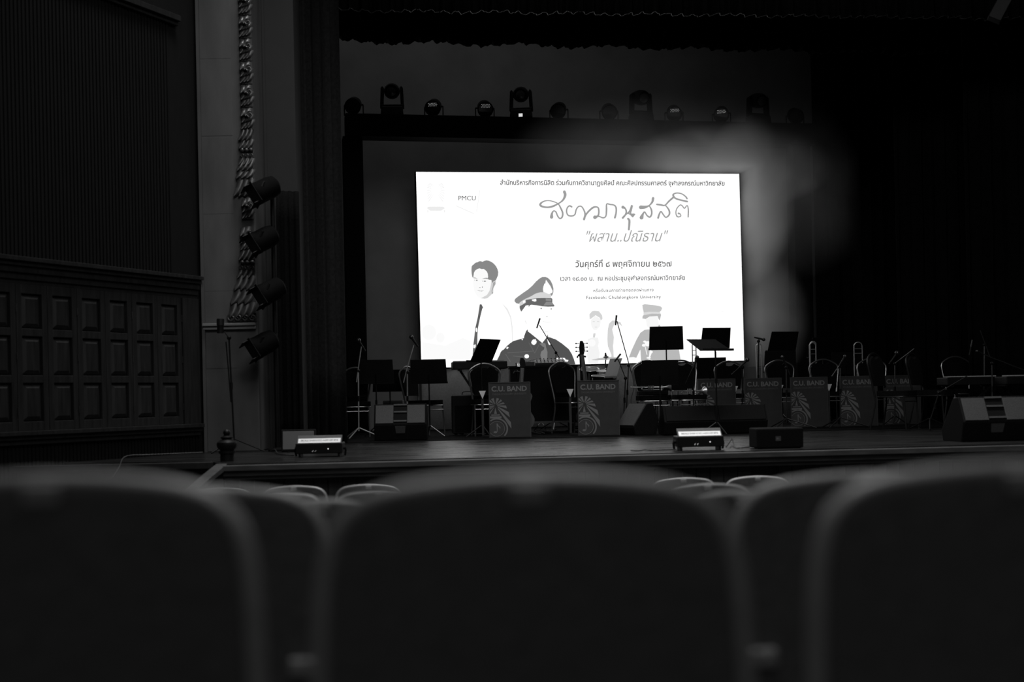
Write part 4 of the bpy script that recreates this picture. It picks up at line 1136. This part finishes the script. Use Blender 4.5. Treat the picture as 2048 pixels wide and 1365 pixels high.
strobe(638, 11.35, 'strobe light with a white label beside the grey panel light', 0.44)
strobe(1402, 11.1, 'strobe light with a white label in front of the black floor monitors', 0.43)
p = on_floor(597, 12.6)
t = thing('panel_light', 'flat grey panel light with a black frame standing near the curtain foot', 'stage light', p, 0.06)
T = Matrix.Rotation(-0.12, 4, 'X')
MB().box((0, 0.03, 0.125), (0.36, 0.06, 0.23), T).build('frame', 'black', t, False, 0.006)
MB().box((0, -0.003, 0.125), (0.325, 0.006, 0.19), T).build('diffuser', 'panel', t, False, 0.002)
mb = MB()
for x in (-0.1, 0.1): mb.box((x, 0.02, 0.005), (0.03, 0.14, 0.01))
mb.build('foot', 'black', t, False)
# turned newel post
p = floor_line(452, 924); p = Vector((p.x, p.y + 0.05, 0))
t = thing('newel_post', 'turned dark wooden newel post with ball finial at the stage corner', 'post', p)
k = 10.75 / F
MB().lathe([(0.062, 0.0), (0.062, 0.07), (0.075, 0.075), (0.075, 0.095), (0.06, 0.10), (0.085, 0.125), (0.093, 0.155), (0.088, 0.175), (0.06, 0.195), (0.04, 0.205), (0.055, 0.212), (0.055, 0.222), (0.035, 0.232), (0.022, 0.24)], 24).build('urn', 'plastic', t)
MB().ball((0, 0, 0.262), 0.033, 16, 10).build('finial', 'plastic', t)
# stair cheek running down from the corner
mb = MB(); a = E0 + Vector((-0.02, 0.02, -0.02)); b = at(372, 992, 9.7)
mb.bar(a, b, 0.10, 0.05)
struct('trim_stair_cheek', mb, 'lip', 0.006)
mb = MB(); mb.bar(a + UP * -0.3, b + UP * -0.3, 0.05, 0.56)
struct('wall_stair_side', mb, 'apron')

# =================================================================== KEYBOARD, CASES, GUITARS, DRUMS
def keyboard(px, py, d, w_, label, rz, zt=None, hall=False):
    c = at(px, py, d); b_ = Vector((c.x, c.y, CZ)); z = (zt or c.z) - CZ
    t = thing('keyboard', label, 'keyboard', b_, rz, 'keyboards on stands')
    MB().box((0, 0, z - 0.06), (w_, 0.32, 0.11)).build('case', 'plastic', t, False, 0.012)
    mb = MB(); nk = int(w_ / 0.0265); s_ = 1 if not hall else -1
    for i in range(nk): mb.box((-w_ * 0.47 + (i + .5) * w_ * 0.94 / nk, s_ * 0.08, z + 0.003), (w_ * 0.94 / nk - 0.002, 0.14, 0.014))
    mb.build('white_key', 'keys', t, False); t.children[-1]['kind'] = 'stuff'
    mb = MB()
    for i in range(5): mb.tube([(-w_ * 0.2 + i * w_ * 0.1, -s_ * 0.10, z - 0.006), (-w_ * 0.2 + i * w_ * 0.1, -s_ * 0.10, z + 0.012)], 0.01, 8)
    mb.build('control_knob', 'grey', t)
    for s2 in (-1, 1):
        MB().bar((-0.28 * s2, -0.06 + 0.05 * s2, z - 0.125), (0.28 * s2, -0.06 + 0.05 * s2, 0.02), 0.03, 0.03).build('stand_leg', 'black', t, False)
    mb = MB(); mb.bar((-0.28, -0.16, z - 0.125), (-0.28, 0.16, z - 0.125), 0.03, 0.02); mb.bar((0.28, -0.16, z - 0.125), (0.28, 0.16, z - 0.125), 0.03, 0.02)
    mb.bar((-0.28, -0.2, 0.015), (-0.28, 0.16, 0.015), 0.03, 0.03); mb.bar((0.28, -0.2, 0.015), (0.28, 0.16, 0.015), 0.03, 0.03)
    mb.build('stand_rail', 'black', t, False)
    return t
keyboard(958, 723, 17.3, 0.78, 'black keyboard on an x-shaped stand at the foot of the screen', 0.15)
keyboard(1934, 754, 16.4, 0.72, 'stage piano with pale keys beyond the dark chairs', 0.1, hall=True)
keyboard(2040, 752, 16.0, 0.55, 'second dark keyboard at the far wing, cut off by the picture edge', 0.1, hall=True)
p = on_floor(944, 16.7) + UP * CZ
t = thing('guitar_amplifier', 'black amplifier box below the keyboard beside the first band sign', 'amplifier', p, 0.08)
MB().box((0, 0.16, 0.285), (0.54, 0.32, 0.53)).build('cabinet', 'amp', t, False, 0.015)
MB().box((0, 0.16, 0.554), (0.52, 0.30, 0.012)).build('top_plate', 'chrome', t, False)
MB().box((0, -0.003, 0.23), (0.46, 0.008, 0.36)).build('grille_cloth', 'cloth', t, False)
mb = MB(); mb.tube(smoothpts([(-0.12, 0.16, 0.56), (-0.1, 0.16, 0.60), (0.02, 0.16, 0.60), (0.05, 0.16, 0.56)], 4), 0.007, 6); mb.build('handle', 'black', t)
for x in (-0.22, 0.22): MB().box((x, 0.06, 0.01), (0.04, 0.05, 0.02)).build('foot', 'black', t, False)
# flight case on castors
p = on_floor(1090, 17.2) + UP * CZ
t = thing('flight_case', 'big black wheeled flight case behind the first two band signs', 'equipment case', p, 0.04)
MB().box((0, 0.3, 0.53), (0.96, 0.6, 0.80)).build('body', 'blackbox', t, False, 0.01)
MB().box((0, 0.3, 0.94), (0.98, 0.62, 0.03)).build('lid', 'amp', t, False, 0.006)
MB().box((0.06, -0.005, 0.145), (0.62, 0.012, 0.028)).build('bottom_rail', 'grey', t, False)
for x in (-0.4, 0.4):
    for y in (0.06, 0.54): MB().tube([(x - 0.02, y, 0.06), (x + 0.02, y, 0.06)], 0.06, 14).build('caster', 'black', t)
CT = 0.955 + CZ
q_ = p + Vector((0.10, 0.28, 0.9575))
t = thing('mixer', 'small dark mixer with cables on top of the flight case', 'mixer', q_, 0.04)
MB().prism([(-0.2, 0.0), (0.2, 0.0), (0.2, 0.10), (-0.2, 0.04)], 'x', -0.22, 0.22).build('body', 'plastic', t, False, 0.006)
mb = MB()
for i in range(8):
    for j in range(3): mb.tube([(-0.19 + i * 0.054, -0.12 + j * 0.1, 0.048 + j * 0.025), (-0.19 + i * 0.054, -0.12 + j * 0.1, 0.062 + j * 0.025)], 0.008, 6)
mb.build('knob_row', 'black', t)
q_ = p + Vector((-0.22, 0.25, 0.9575))
t = thing('effects_pedal', 'shiny effects box beside the mixer on the flight case', 'pedal', q_, 0.3)
MB().box((0, 0, 0.03), (0.15, 0.16, 0.06)).build('body', 'chrome', t, False, 0.006)
MB().bar((-0.06, -0.05, 0.07), (0.13, -0.05, 0.10), 0.03, 0.012).build('lever', 'bright', t, False)
MB().tube([(0.03, 0.03, 0.06), (0.03, 0.03, 0.08)], 0.016, 10).build('footswitch', 'bright', t)

def guitar(hx, hy0, hy1, bx, by, d, label, bass=False, rz=0.0):
    # head centre column hx, head from hy0 to hy1, neck down to the body at bx,by
    g0 = on_floor(bx, d) + UP * CZ
    t = thing('bass_guitar' if bass else 'electric_guitar', label, 'guitar', g0 + UP * 0.05, 0)
    def G(px, py, o=0.0): return at(px, py, d - o) - t.location
    top, nut = G(hx, hy0), G(hx + 0.6, hy1)
    bod = Vector((0, 0, 0.40))
    w_ = 0.035
    mb = MB(); sx = Vector((1, 0, 0))
    ol = [nut - sx * w_ * 0.8, nut + sx * w_ * 0.8, nut.lerp(top, 0.3) + sx * 0.045, nut.lerp(top, 0.75) + sx * 0.038, nut.lerp(top, 0.97) + sx * 0.018, top, nut.lerp(top, 0.97) - sx * 0.022, nut.lerp(top, 0.5) - sx * 0.036]
    n_ = len(ol); ol2 = [q + Vector((0, 0.02, 0)) for q in ol]
    mb.add(ol + ol2, [tuple(range(n_)), tuple(range(2 * n_ - 1, n_ - 1, -1))] + [(i, n_ + i, n_ + (i + 1) % n_, (i + 1) % n_) for i in range(n_)])
    hd = mb.build('headstock', 'black', t, False, 0.002)
    for i in range(3):
        for s_ in ((-1, 1) if bass else (-1,)):
            c = nut.lerp(top, 0.25 + 0.28 * i) if bass else nut.lerp(top, 0.2 + 0.13 * i)
            MB().tube([c + sx * s_ * 0.03, c + sx * s_ * 0.072], 0.004, 6).build('tuning_peg', 'bright', hd)
            MB().ball(c + sx * s_ * 0.078, (0.012, 0.006, 0.009), 8, 6).build('peg_button', 'black', hd)
    MB().bar(nut, bod + UP * 0.15, w_ * 1.6, 0.024, up=Vector((0, 1, 0))).build('neck', 'neck', t, False, 0.005)
    half = [(0.0, 0.20), (0.06, 0.19), (0.12, 0.25), (0.155, 0.20), (0.12, 0.10), (0.13, 0.0), (0.18, -0.10), (0.15, -0.20), (0.06, -0.24), (0, -0.245)]
    pts = smoothpts([(x, z, 0) for x, z in half], 3); ol = [(p_.x, bod.z + p_.y - 0.13) for p_ in pts] + [(-p_.x * 0.95, bod.z + p_.y * 0.98 - 0.13) for p_ in pts[-2:0:-1]]
    MB().prism(ol, 'y', -0.02, 0.025).build('body', 'guitar', t, True, 0.006)
    mb = MB(); mb.box((0.0, -0.022, bod.z - 0.10), (0.07, 0.008, 0.02)); mb.box((0.0, -0.022, bod.z - 0.17), (0.07, 0.008, 0.02)); mb.box((0, -0.022, bod.z - 0.25), (0.06, 0.012, 0.03)); mb.build('pickup', 'black', t, False)
    mb = MB()
    for i in range(4): mb.tube([nut + sx * (-0.012 + 0.008 * i) - Vector((0, 0.014, 0)), Vector((-0.012 + 0.008 * i, -0.028, bod.z - 0.25))], 0.0012, 4)
    mb.build('string', 'bright', t)
    return t
guitar(1044, 716, 737, 1043, 860, 16.0, 'electric guitar whose headstock rises beside the flight case')
guitar(1163, 682, 710, 1176, 860, 17.0, 'bass guitar standing upright in front of the screen', True)
def guitar_stand(px, d, ztop, label):
    b_ = on_floor(px, d) + UP * CZ
    t = thing('guitar_stand', label, 'guitar stand', b_, 0)
    MB().tube([(0, 0.08, 0.06), (-0.03, 0.05, ztop)], 0.011, 8).build('pole', 'black', t)
    mb = MB(); mb.tube([(-0.03, 0.05, ztop), (-0.04, -0.02, ztop + 0.01)], 0.018, 8); mb.tube([(0.05, -0.02, ztop - 0.02), (-0.06, -0.02, ztop + 0.0), (-0.075, -0.03, ztop - 0.03)], 0.013, 8)
    mb.build('neck_yoke', 'black', t)
    mb = MB()
    for a_ in (0.2, 1.57, 2.94): mb.tube([(0, 0.08, 0.07), (0.26 * math.cos(a_), 0.08 + 0.2 * math.sin(a_), 0.01)], 0.010, 6)
    mb.tube([(-0.12, 0.0, 0.05), (0.12, 0.0, 0.05)], 0.012, 6); mb.tube([(-.0, 0.08, .07), (0, 0, .05)], .010, 6)
    mb.build('base', 'black', t)
guitar_stand(1168, 17.1, at(1160, 713, 17.15).z, 'black stand gripping the neck of the bass guitar')
guitar_stand(1041, 16.15, at(1044, 745, 16.2).z, 'low stand under the electric guitar')

# drums
def cymbal_stand(px, d, cx, cy, rad, tilt, label, zt=None):
    c = at(cx, cy, d); b_ = on_floor(px, d) + UP * CZ
    t = thing('cymbal_stand', label, 'cymbal', b_, 0, 'cymbals of the drum kit')
    cc_ = c - b_
    MB().tube([(0, 0, 0.12), (0, 0, cc_.z - 0.25), cc_ + Vector((0, 0, 0.045))], 0.009, 8).build('pole', 'steel', t)
    mb = MB(); tripod(mb, 0.25, 0.22, 0.0, 0.5); mb.build('tripod_base', 'steel', t)
    T = Matrix.Translation(cc_) @ Matrix.Rotation(tilt, 4, 'Y') @ Matrix.Rotation(0.10, 4, 'X')
    MB().lathe([(rad, 0.0), (rad * 0.6, 0.012), (rad * 0.22, 0.02), (rad * 0.17, 0.035), (0.012, 0.045), (0.012, 0.042), (rad * 0.17, 0.03), (rad * 0.22, 0.016), (rad * 0.6, 0.008)], 32, T).build('cymbal', 'cymbal', t)
    MB().lathe([(0.016, 0.045), (0.018, 0.06), (0.010, 0.065), (0.012, 0.085), (0.004, 0.09)], 10, T).build('wing_nut', 'black', t)
    MB().tube([(0, 0, cc_.z - 0.27), (0, 0, cc_.z - 0.2)], 0.017, 8).build('height_clutch', 'bright', t)
cymbal_stand(1212, 18.0, 1212, 718, 0.215, -0.07, 'crash cymbal edge-on against the screen')
cymbal_stand(1212, 17.6, 1214, 742, 0.16, -0.02, 'pair of hi-hat cymbals lower than the crash cymbal')
def drum(px, py, d, r, h, axis_tilt, label, name='tom_drum', legs=True, ztop=None):
    c = at(px, py, d); b_ = Vector((c.x, c.y, CZ)); z = c.z - CZ
    t = thing(name, label, 'drum', b_, 0, 'drums of the kit')
    T = Matrix.Translation((0, 0, z)) @ Matrix.Rotation(axis_tilt, 4, 'X')
    MB().lathe([(r, -h), (r, 0.0)], 24, T).build('shell', 'black', t)
    MB().lathe([(r * 0.98, 0.0), (r * 0.5, 0.004)], 24, T).build('drum_head', 'panel', t)
    for zz in (0.0, -h): MB().tube([T @ Vector((r * 1.02 * math.cos(k * PI / 14), r * 1.02 * math.sin(k * PI / 14), zz)) for k in range(28)], 0.008, 6, True).build('hoop', 'bright', t)
    for k_ in range(6):
        a_ = k_ * PI / 3 + 0.4
        MB().tube([T @ Vector((r * 1.04 * math.cos(a_), r * 1.04 * math.sin(a_), -h * 0.15)), T @ Vector((r * 1.04 * math.cos(a_), r * 1.04 * math.sin(a_), -h * 0.85))], 0.006, 6).build('lug', 'bright', t)
    if legs:
        for k_ in range(3):
            a_ = k_ * 2 * PI / 3 + 0.5
            MB().tube([T @ Vector((r * 1.04 * math.cos(a_), r * 1.04 * math.sin(a_), -h * 0.2)), (r * 1.3 * math.cos(a_), r * 1.3 * math.sin(a_), 0.006)], 0.009, 6).build('leg', 'steel', t)
    return t
drum(1179, 739, 18.0, 0.14, 0.20, 0.25, 'tom drum behind the bass guitar neck', ztop=1)
drum(1207, 752, 17.3, 0.17, 0.14, 0.1, 'snare drum behind the second band sign', 'snare_drum')
drum(1192, 768, 18.4, 0.2, 0.35, 0.05, 'floor tom mostly hidden behind the second band sign', 'floor_tom')

# brass
def trombone(px, py0, d, w_, label, ybot, stand_label, double=False, rz=0.0):
    c = at(px, py0, d); b_ = Vector((c.x, c.y, CZ)); z1 = c.z - CZ; hw = w_ / 2
    t = thing('trombone', label, 'trombone', b_ + UP * 0.22, rz, 'trombones on stands')
    z1 -= 0.22
    def U(xo, yo, top, bot, r_, hw_):
        pts = [(xo - hw_, yo, bot), (xo - hw_, yo, top - hw_)] + [(xo - hw_ * math.cos(a_), yo, top - hw_ + hw_ * math.sin(a_)) for a_ in [PI * i / 10 for i in range(1, 10)]] + [(xo + hw_, yo, top - hw_), (xo + hw_, yo, bot)]
        return MB().tube(pts, r_, 10)
    U(0, 0, z1, 0.12, 0.008, hw).build('outer_slide', 'brass', t)
    if double: U(0.02, 0.05, z1 + 0.02, 0.15, 0.009, hw * 0.95).build('tuning_slide', 'brass', t)
    for f in (0.10, 0.17, 0.36, 0.62): MB().tube([(-hw, 0, z1 - f), (hw, 0, z1 - f)], 0.005, 6).build('brace', 'brass', t)
    prof = [(0.009, 0.55), (0.011, 0.40), (0.018, 0.25), (0.035, 0.12), (0.065, 0.05), (0.105, 0.01), (0.108, 0.0), (0.100, 0.008), (0.03, 0.12), (0.006, 0.4)]
    T = Matrix.Translation((0.0, 0.06, 0.10))
    MB().lathe(prof, 24, T).build('bell', 'brass', t)
    s_ = thing('instrument_stand', stand_label, 'instrument stand', b_, 0, 'trombone stands')
    MB().tube([(0, 0.06, 0.10), (0, 0.06, 0.30)], 0.012, 8).build('peg', 'black', s_)
    mb = MB()
    for i in range(3):
        a_ = 0.5 + i * 2 * PI / 3; mb.tube([(0, 0.06, 0.14), (0.17 * math.cos(a_), 0.06 + 0.17 * math.sin(a_), 0.008)], 0.008, 6)
    mb.build('tripod_base', 'black', s_)
trombone(1517.5, 688, 17.95, 0.075, 'narrow trombone slide upright just beyond the screen edge', 760, 'small stand under the trombone nearest the screen edge')
trombone(1625, 686, 18.25, 0.095, 'trombone with a double loop and many braces in front of a dim music stand', 760, 'small stand under the trombone with the double loop', True)
trombone(1716, 685, 18.3, 0.125, 'wide trombone loop rising above a black music stand', 760, 'small stand under the wide trombone loop')
trombone(1388, 688, 17.9, 0.055, 'thin trombone slide dark against the lower screen corner', 760, 'small stand under the thin dark trombone slide')
# trumpet on a case on the chair behind the low music stand
ch = CH[1300]; base_ch = ch.location.copy(); zs = base_ch.z + 0.499
tag(MB().box((0, 0, 0.03), (0.40, 0.30, 0.06)).build('instrument_case', 'amp', None, False, 0.012), 'flat black instrument case lying on the chair beside the drums', 'instrument case').location = (base_ch.x, base_ch.y, zs)
def trumpet(loc_, rz, label):
    t = thing('trumpet', label, 'trumpet', loc_, rz, 'trumpets laid on chairs')
    T = Matrix.Translation((0.14, 0, 0.045)) @ Matrix.Rotation(PI / 2, 4, 'Y')
    MB().lathe([(0.006, -0.25), (0.007, -0.05), (0.012, 0.03), (0.022, 0.075), (0.045, 0.105), (0.062, 0.112), (0.058, 0.106), (0.02, 0.07), (0.006, 0.0)], 20, T).build('bell', 'brass', t)
    MB().tube([(-0.27, 0, 0.052), (0.10, 0, 0.052)], 0.0055, 8).build('leadpipe', 'brass', t)
    MB().lathe([(0.011, 0.0), (0.013, 0.004), (0.006, 0.03), (0.005, 0.06)], 10, Matrix.Translation((-0.30, 0, 0.052)) @ Matrix.Rotation(PI / 2, 4, 'Y')).build('mouthpiece', 'bright', t)
    MB().tube([(0.10, 0, 0.052), (0.145, 0, 0.048), (0.155, 0, 0.03), (0.14, 0, 0.014), (-0.13, 0, 0.012), (-0.15, 0, 0.028), (-0.13, 0, 0.042)], 0.0055, 8).build('tuning_slide', 'brass', t)
    for i in range(3): MB().tube([(-0.05 + i * 0.028, -0.015, 0.006), (-0.05 + i * 0.028, -0.015, 0.08)], 0.009, 8).build('valve', 'brass', t)
trumpet((base_ch.x + 0.0, base_ch.y - 0.02, zs + 0.062), 0.05, 'shiny trumpet lying level behind the sideways floor monitor')
ch = CH[1369]; b2 = ch.location.copy()
trumpet((b2.x + 0.02, b2.y, b2.z + 0.5), 0.5, 'second trumpet on the seat of the chair with the bright corner')
# pale crate seen under the lower music stand by the curtain
p = on_floor(787, 18.2) + UP * CZ
tag(MB().box((0, 0.1, 0.25), (0.30, 0.2, 0.5)).build('storage_crate', 'grey', None, False, 0.008), 'pale grey crate glimpsed under the music stands near the curtain', 'crate').location = p

# =================================================================== CABLES
def cable(name, label, pts, r, m, group=None):
    P_ = smoothpts(pts, 5)
    return tag(MB().tube(P_, r, 6).build(name, m), label, 'cable', group)
def fl_pts(lst, z=0.012): return [tuple(floor_line(x, y) + UP * (z + dz)) for x, y, dz in lst]
rnd = random.Random(4)
pts = []
for i in range(26):
    x = 1071 + rnd.uniform(0, 34); y = 870 + rnd.uniform(-2.5, 1.5)
    pts.append((x, y, rnd.uniform(0.0, 0.05)))
cable('cable', 'tangled dark cable on the floor between the first two band signs', fl_pts(pts, 0.018), 0.006, 'cable')
pts = [(1068, 866, .0), (1074, 865, .05), (1082, 863, .10), (1088, 864, .07), (1094, 866, .0), (1104, 865.5, .0), (1112, 865, .01)]
cable('cable', 'pale loop of cable behind the dark tangled cable by the flight case', fl_pts(pts, 0.026), 0.007, 'palecable')
cable('cable', 'thin cable spilling over the side apron past the newel post', [tuple(at(405, 905, 11.6)), tuple(at(340, 908, 11.25)), tuple(at(290, 910, 11.15)), tuple(at(262, 911, 11.05)), tuple(at(246, 917, 10.9)), tuple(at(238, 935, 10.85)), tuple(at(222, 958, 10.8))], 0.0032, 'palecable')
cable('cable', 'cable looping out of the strobe in front of the black monitors', fl_pts([(1452, 897, 0), (1460, 895, .04), (1464, 890, .05), (1470, 897, .0), (1480, 899, .0), (1490, 898, .0), (1499, 897, .0)]), 0.006, 'cable')
cable('cable', 'cable trailing beside the strobe near the curtain', fl_pts([(540, 905, .0), (550, 906, .02), (556, 910, .0), (572, 913, .0), (588, 914, .0)]), 0.006, 'cable')
cable('cable', 'cable lying along the stage edge in front of the boards', fl_pts([(1262, 904, 0), (1275, 905, .0), (1290, 903, .0), (1305, 904, .0), (1325, 903, .0), (1352, 902, 0)]), 0.006, 'cable')
cable('cable', 'cable hanging down beside the tall boom stand by the drums', [tuple(at(1263, 745, 16.9)), tuple(at(1268, 775, 16.9)), tuple(at(1262, 800, 16.9)), tuple(at(1264, 830, 16.8)), tuple(at(1258, 852, 16.6)), tuple(at(1240, 862, 16.3))], 0.004, 'cable')

# hanging lamp at the top corner
p = at(2000, 18, 14.2)
t = thing('hanging_lamp', 'small black lamp with a white tag hung before the valance corner', 'stage light', p, -0.3)
T = Matrix.Rotation(0.5, 4, 'Y')
MB().box((0, 0, 0), (0.16, 0.16, 0.30), T).build('housing', 'black', t, False, 0.01)
MB().box((-0.06, -0.083, 0.10), (0.045, 0.004, 0.02), T).build('white_tag', 'white', t, False)
MB().tube([(0, 0.0, 0.1), (0.0, 0.0, 1.1), (0.0, 0.0, 9.05 - p.z)], 0.012, 6).build('hanger', 'black', t)

# =================================================================== HALL SEATS
def make_seat(label):
    t = thing('hall_seat', label, 'seat', (0, 0, 0), 0, 'seats in the hall')
    HT = 0.87
    half = [(0.262, -0.42), (0.258, -0.30), (0.255, -0.20), (0.252, -0.14), (0.246, -0.095), (0.234, -0.058), (0.21, -0.032), (0.18, -0.018), (0.14, -0.010), (0.07, -0.003), (0, 0)]
    def yz(z): return 0.06 * (z - 0.45)
    pts = smoothpts([(x, yz(HT + z), HT - 0.013 + z) for x, z in half], 3)
    full = pts + [Vector((-p_.x, p_.y, p_.z)) for p_ in pts[-2::-1]]
    MB().tube(full, 0.0125, 10).build('back_frame', 'seatframe', t)
    ol = [(p_.x * 0.965, p_.z - 0.008) for p_ in full]
    q = MB().prism(ol, 'y', -0.012, 0.012)
    q.v = [Vector((p_.x, p_.y + yz(p_.z) - 0.002, p_.z)) for p_ in q.v]
    q.build('back_shell', 'seatback', t, True, 0.004)
    MB().box((0, yz(HT) - 0.014, HT - 0.027), (0.045, 0.012, 0.026)).build('number_plate', 'seatframe', t, False, 0.004)
    so = []
    for i in range(24):
        a_ = 2 * PI * i / 24; c_, s_ = math.cos(a_), math.sin(a_)
        so.append((0.225 * math.copysign(abs(c_) ** 0.5, c_), 0.24 + 0.21 * math.copysign(abs(s_) ** 0.5, s_)))
    MB().prism(so, 'z', 0.40, 0.455).build('seat_cushion', 'seatback', t, True, 0.015)
    for sx in (-1, 1):
        MB().tube([(sx * 0.255, yz(0.45), 0.45), (sx * 0.25, 0.02, 0.0)], 0.0125, 8).build('leg', 'seatframe', t)
        MB().tube([(sx * 0.215, 0.42, 0.41), (sx * 0.22, 0.44, 0.0)], 0.0125, 8).build('leg', 'seatframe', t)
        MB().box((sx * 0.215, -0.018, 0.535), (0.06, 0.02, 0.035)).build('hinge_plate', 'seatframe', t, False, 0.006)
        MB().tube([(sx * 0.245, 0.0, 0.42), (sx * 0.22, 0.40, 0.42)], 0.010, 6).build('seat_rail', 'seatframe', t)
    return t
rows = [
    (1.44, [(72, 0.0, 'dark seat back in the closest row, in front of the panelled wall', 0.010), (1057, 0, 'large dark seat back filling the middle of the closest row', 0), (2058, 0.0, 'dark seat back in the closest row, in front of the pianos', 0.0)]),
    (2.2, [(372, 0, 'seat in the second row, seen past the edge seat below the panelled wall', 0.004), (1745, 0, 'seat in the second row, seen below the subwoofer', 0.004)]),
    (3.35, [(641, 0, 'third row seat top in the gap below the labelled strobe and panel light', 0), (1486, 0, 'third row seat top in the gap below the stage opening', 0)]),
    (6.65, [(346, 0, 'fourth row seat top below the stair cheek', 0), (553, 0, 'fourth row seat top below the two front seats by the stair', 0), (756, 0, 'fourth row seat top half hidden by the middle seat, strobe side', 0), (1416, 0, 'fourth row seat top half hidden by the middle seat, monitor side', 0), (1622, 0, 'fourth row seat top in front of the stage opening', 0)]),
    (9.1, [(438, 0, 'front row seat closest to the stair cheek', 0), (586, 0, 'front row seat with a clear arched top below the strobe', 0), (736, 0, 'front row seat partly covered by the big middle seat, strobe side', 0), (1367, 0, 'front row seat partly covered by the big middle seat, monitor side', 0), (1516, 0, 'front row seat with a clear arched top under the subwoofer', 0)]),
]
h0 = None
for d, lst in rows:
    for px, rz, lab, dz in lst:
        x = (px - 1024) / F * d + (0.0 if abs(px - 1024) > 1e9 else 0)
        p = at(px, 950, d); p = Vector((p.x, d, hall_z(d) + dz))
        if h0 is None:
            h0 = make_seat(lab); h0.location = p; h0.rotation_euler = (0, 0, rz)
        else: dup(h0, p, rz, lab)

# =================================================================== HAZE
def haze():
    out = [(880, 346), (930, 230), (1200, 190), (1450, 185), (1620, 215), (1680, 330), (1680, 480), (1665, 720), (1489, 735), (1478, 349)]
    pf = [plane_pt(x, y, 0.76) for x, y in out]; pb = [p_ - DEEP * 0.75 for p_ in pf]
    n_ = len(out); c = plane_pt(1478, 348, 1.1)
    mb = MB()
    tri = tessellate_polygon([[Vector((x, -y, 0)) for x, y in out]])
    mb.add([p_ - c for p_ in pf] + [p_ - c for p_ in pb], [tuple(t_) for t_ in tri] + [tuple(n_ + i for i in t_[::-1]) for t_ in tri] + [(i, (i + 1) % n_, n_ + (i + 1) % n_, n_ + i) for i in range(n_)])
    m = bpy.data.materials.new('stage_smoke'); m.use_nodes = True; nt = m.node_tree; L = nt.links.new
    nt.nodes.remove(nt.nodes['Principled BSDF'])
    vol = nt.nodes.new('ShaderNodeVolumeScatter'); vol.inputs['Color'].default_value = (1, 1, 1, 1); vol.inputs['Anisotropy'].default_value = 0.0
    tc = nt.nodes.new('ShaderNodeTexCoord')
    nz = nt.nodes.new('ShaderNodeTexNoise'); nz.inputs['Scale'].default_value = 0.9; nz.inputs['Detail'].default_value = 4; nz.inputs['Distortion'].default_value = 0.6
    L(tc.outputs['Object'], nz.inputs['Vector'])
    rr = nt.nodes.new('ShaderNodeMapRange'); rr.inputs['From Min'].default_value = 0.38; rr.inputs['From Max'].default_value = 0.68; rr.inputs['To Min'].default_value = 0.4; rr.inputs['To Max'].default_value = 1.0
    L(nz.outputs['Fac'], rr.inputs['Value'])
    last = None
    def blob(center, rad, amp):
        mp = nt.nodes.new('ShaderNodeMapping'); mp.vector_type = 'TEXTURE'
        mp.inputs['Location'].default_value = center; mp.inputs['Scale'].default_value = rad
        gr = nt.nodes.new('ShaderNodeTexGradient'); gr.gradient_type = 'SPHERICAL'
        L(tc.outputs['Object'], mp.inputs['Vector']); L(mp.outputs['Vector'], gr.inputs['Vector'])
        mu = nt.nodes.new('ShaderNodeMath'); mu.operation = 'MULTIPLY'; mu.inputs[1].default_value = amp
        L(gr.outputs['Fac'], mu.inputs[0]); return mu
    nodes = []
    for px, py, rad, amp in HAZE_BLOBS:
        nodes.append(blob(tuple(plane_pt(px, py, 1.0) - c), rad, amp))
    cur = nodes[0]
    for b_ in nodes[1:]:
        ad = nt.nodes.new('ShaderNodeMath'); ad.operation = 'ADD'; L(cur.outputs[0], ad.inputs[0]); L(b_.outputs[0], ad.inputs[1]); cur = ad
    fin = nt.nodes.new('ShaderNodeMath'); fin.operation = 'MULTIPLY'; L(cur.outputs[0], fin.inputs[0]); L(rr.outputs['Result'], fin.inputs[1])
    L(fin.outputs[0], vol.inputs['Density']); L(vol.outputs[0], nt.nodes['Material Output'].inputs['Volume'])
    o = mb.build('haze', m, None, False)
    o.location = c
    tag(o, 'pale stage smoke drifting around the top and far side of the screen', 'smoke', None, 'stuff')
    return o
HAZE_BLOBS = ((1488, 405, (0.8, 1.8, 1.4), 4.5), (1450, 338, (1.8, 1.8, 0.7), 3.2), (1520, 640, (0.8, 1.8, 1.1), 1.5), (1330, 300, (2.6, 1.8, 0.9), 0.5), (1580, 380, (1.5, 1.8, 1.5), 0.4))
haze()
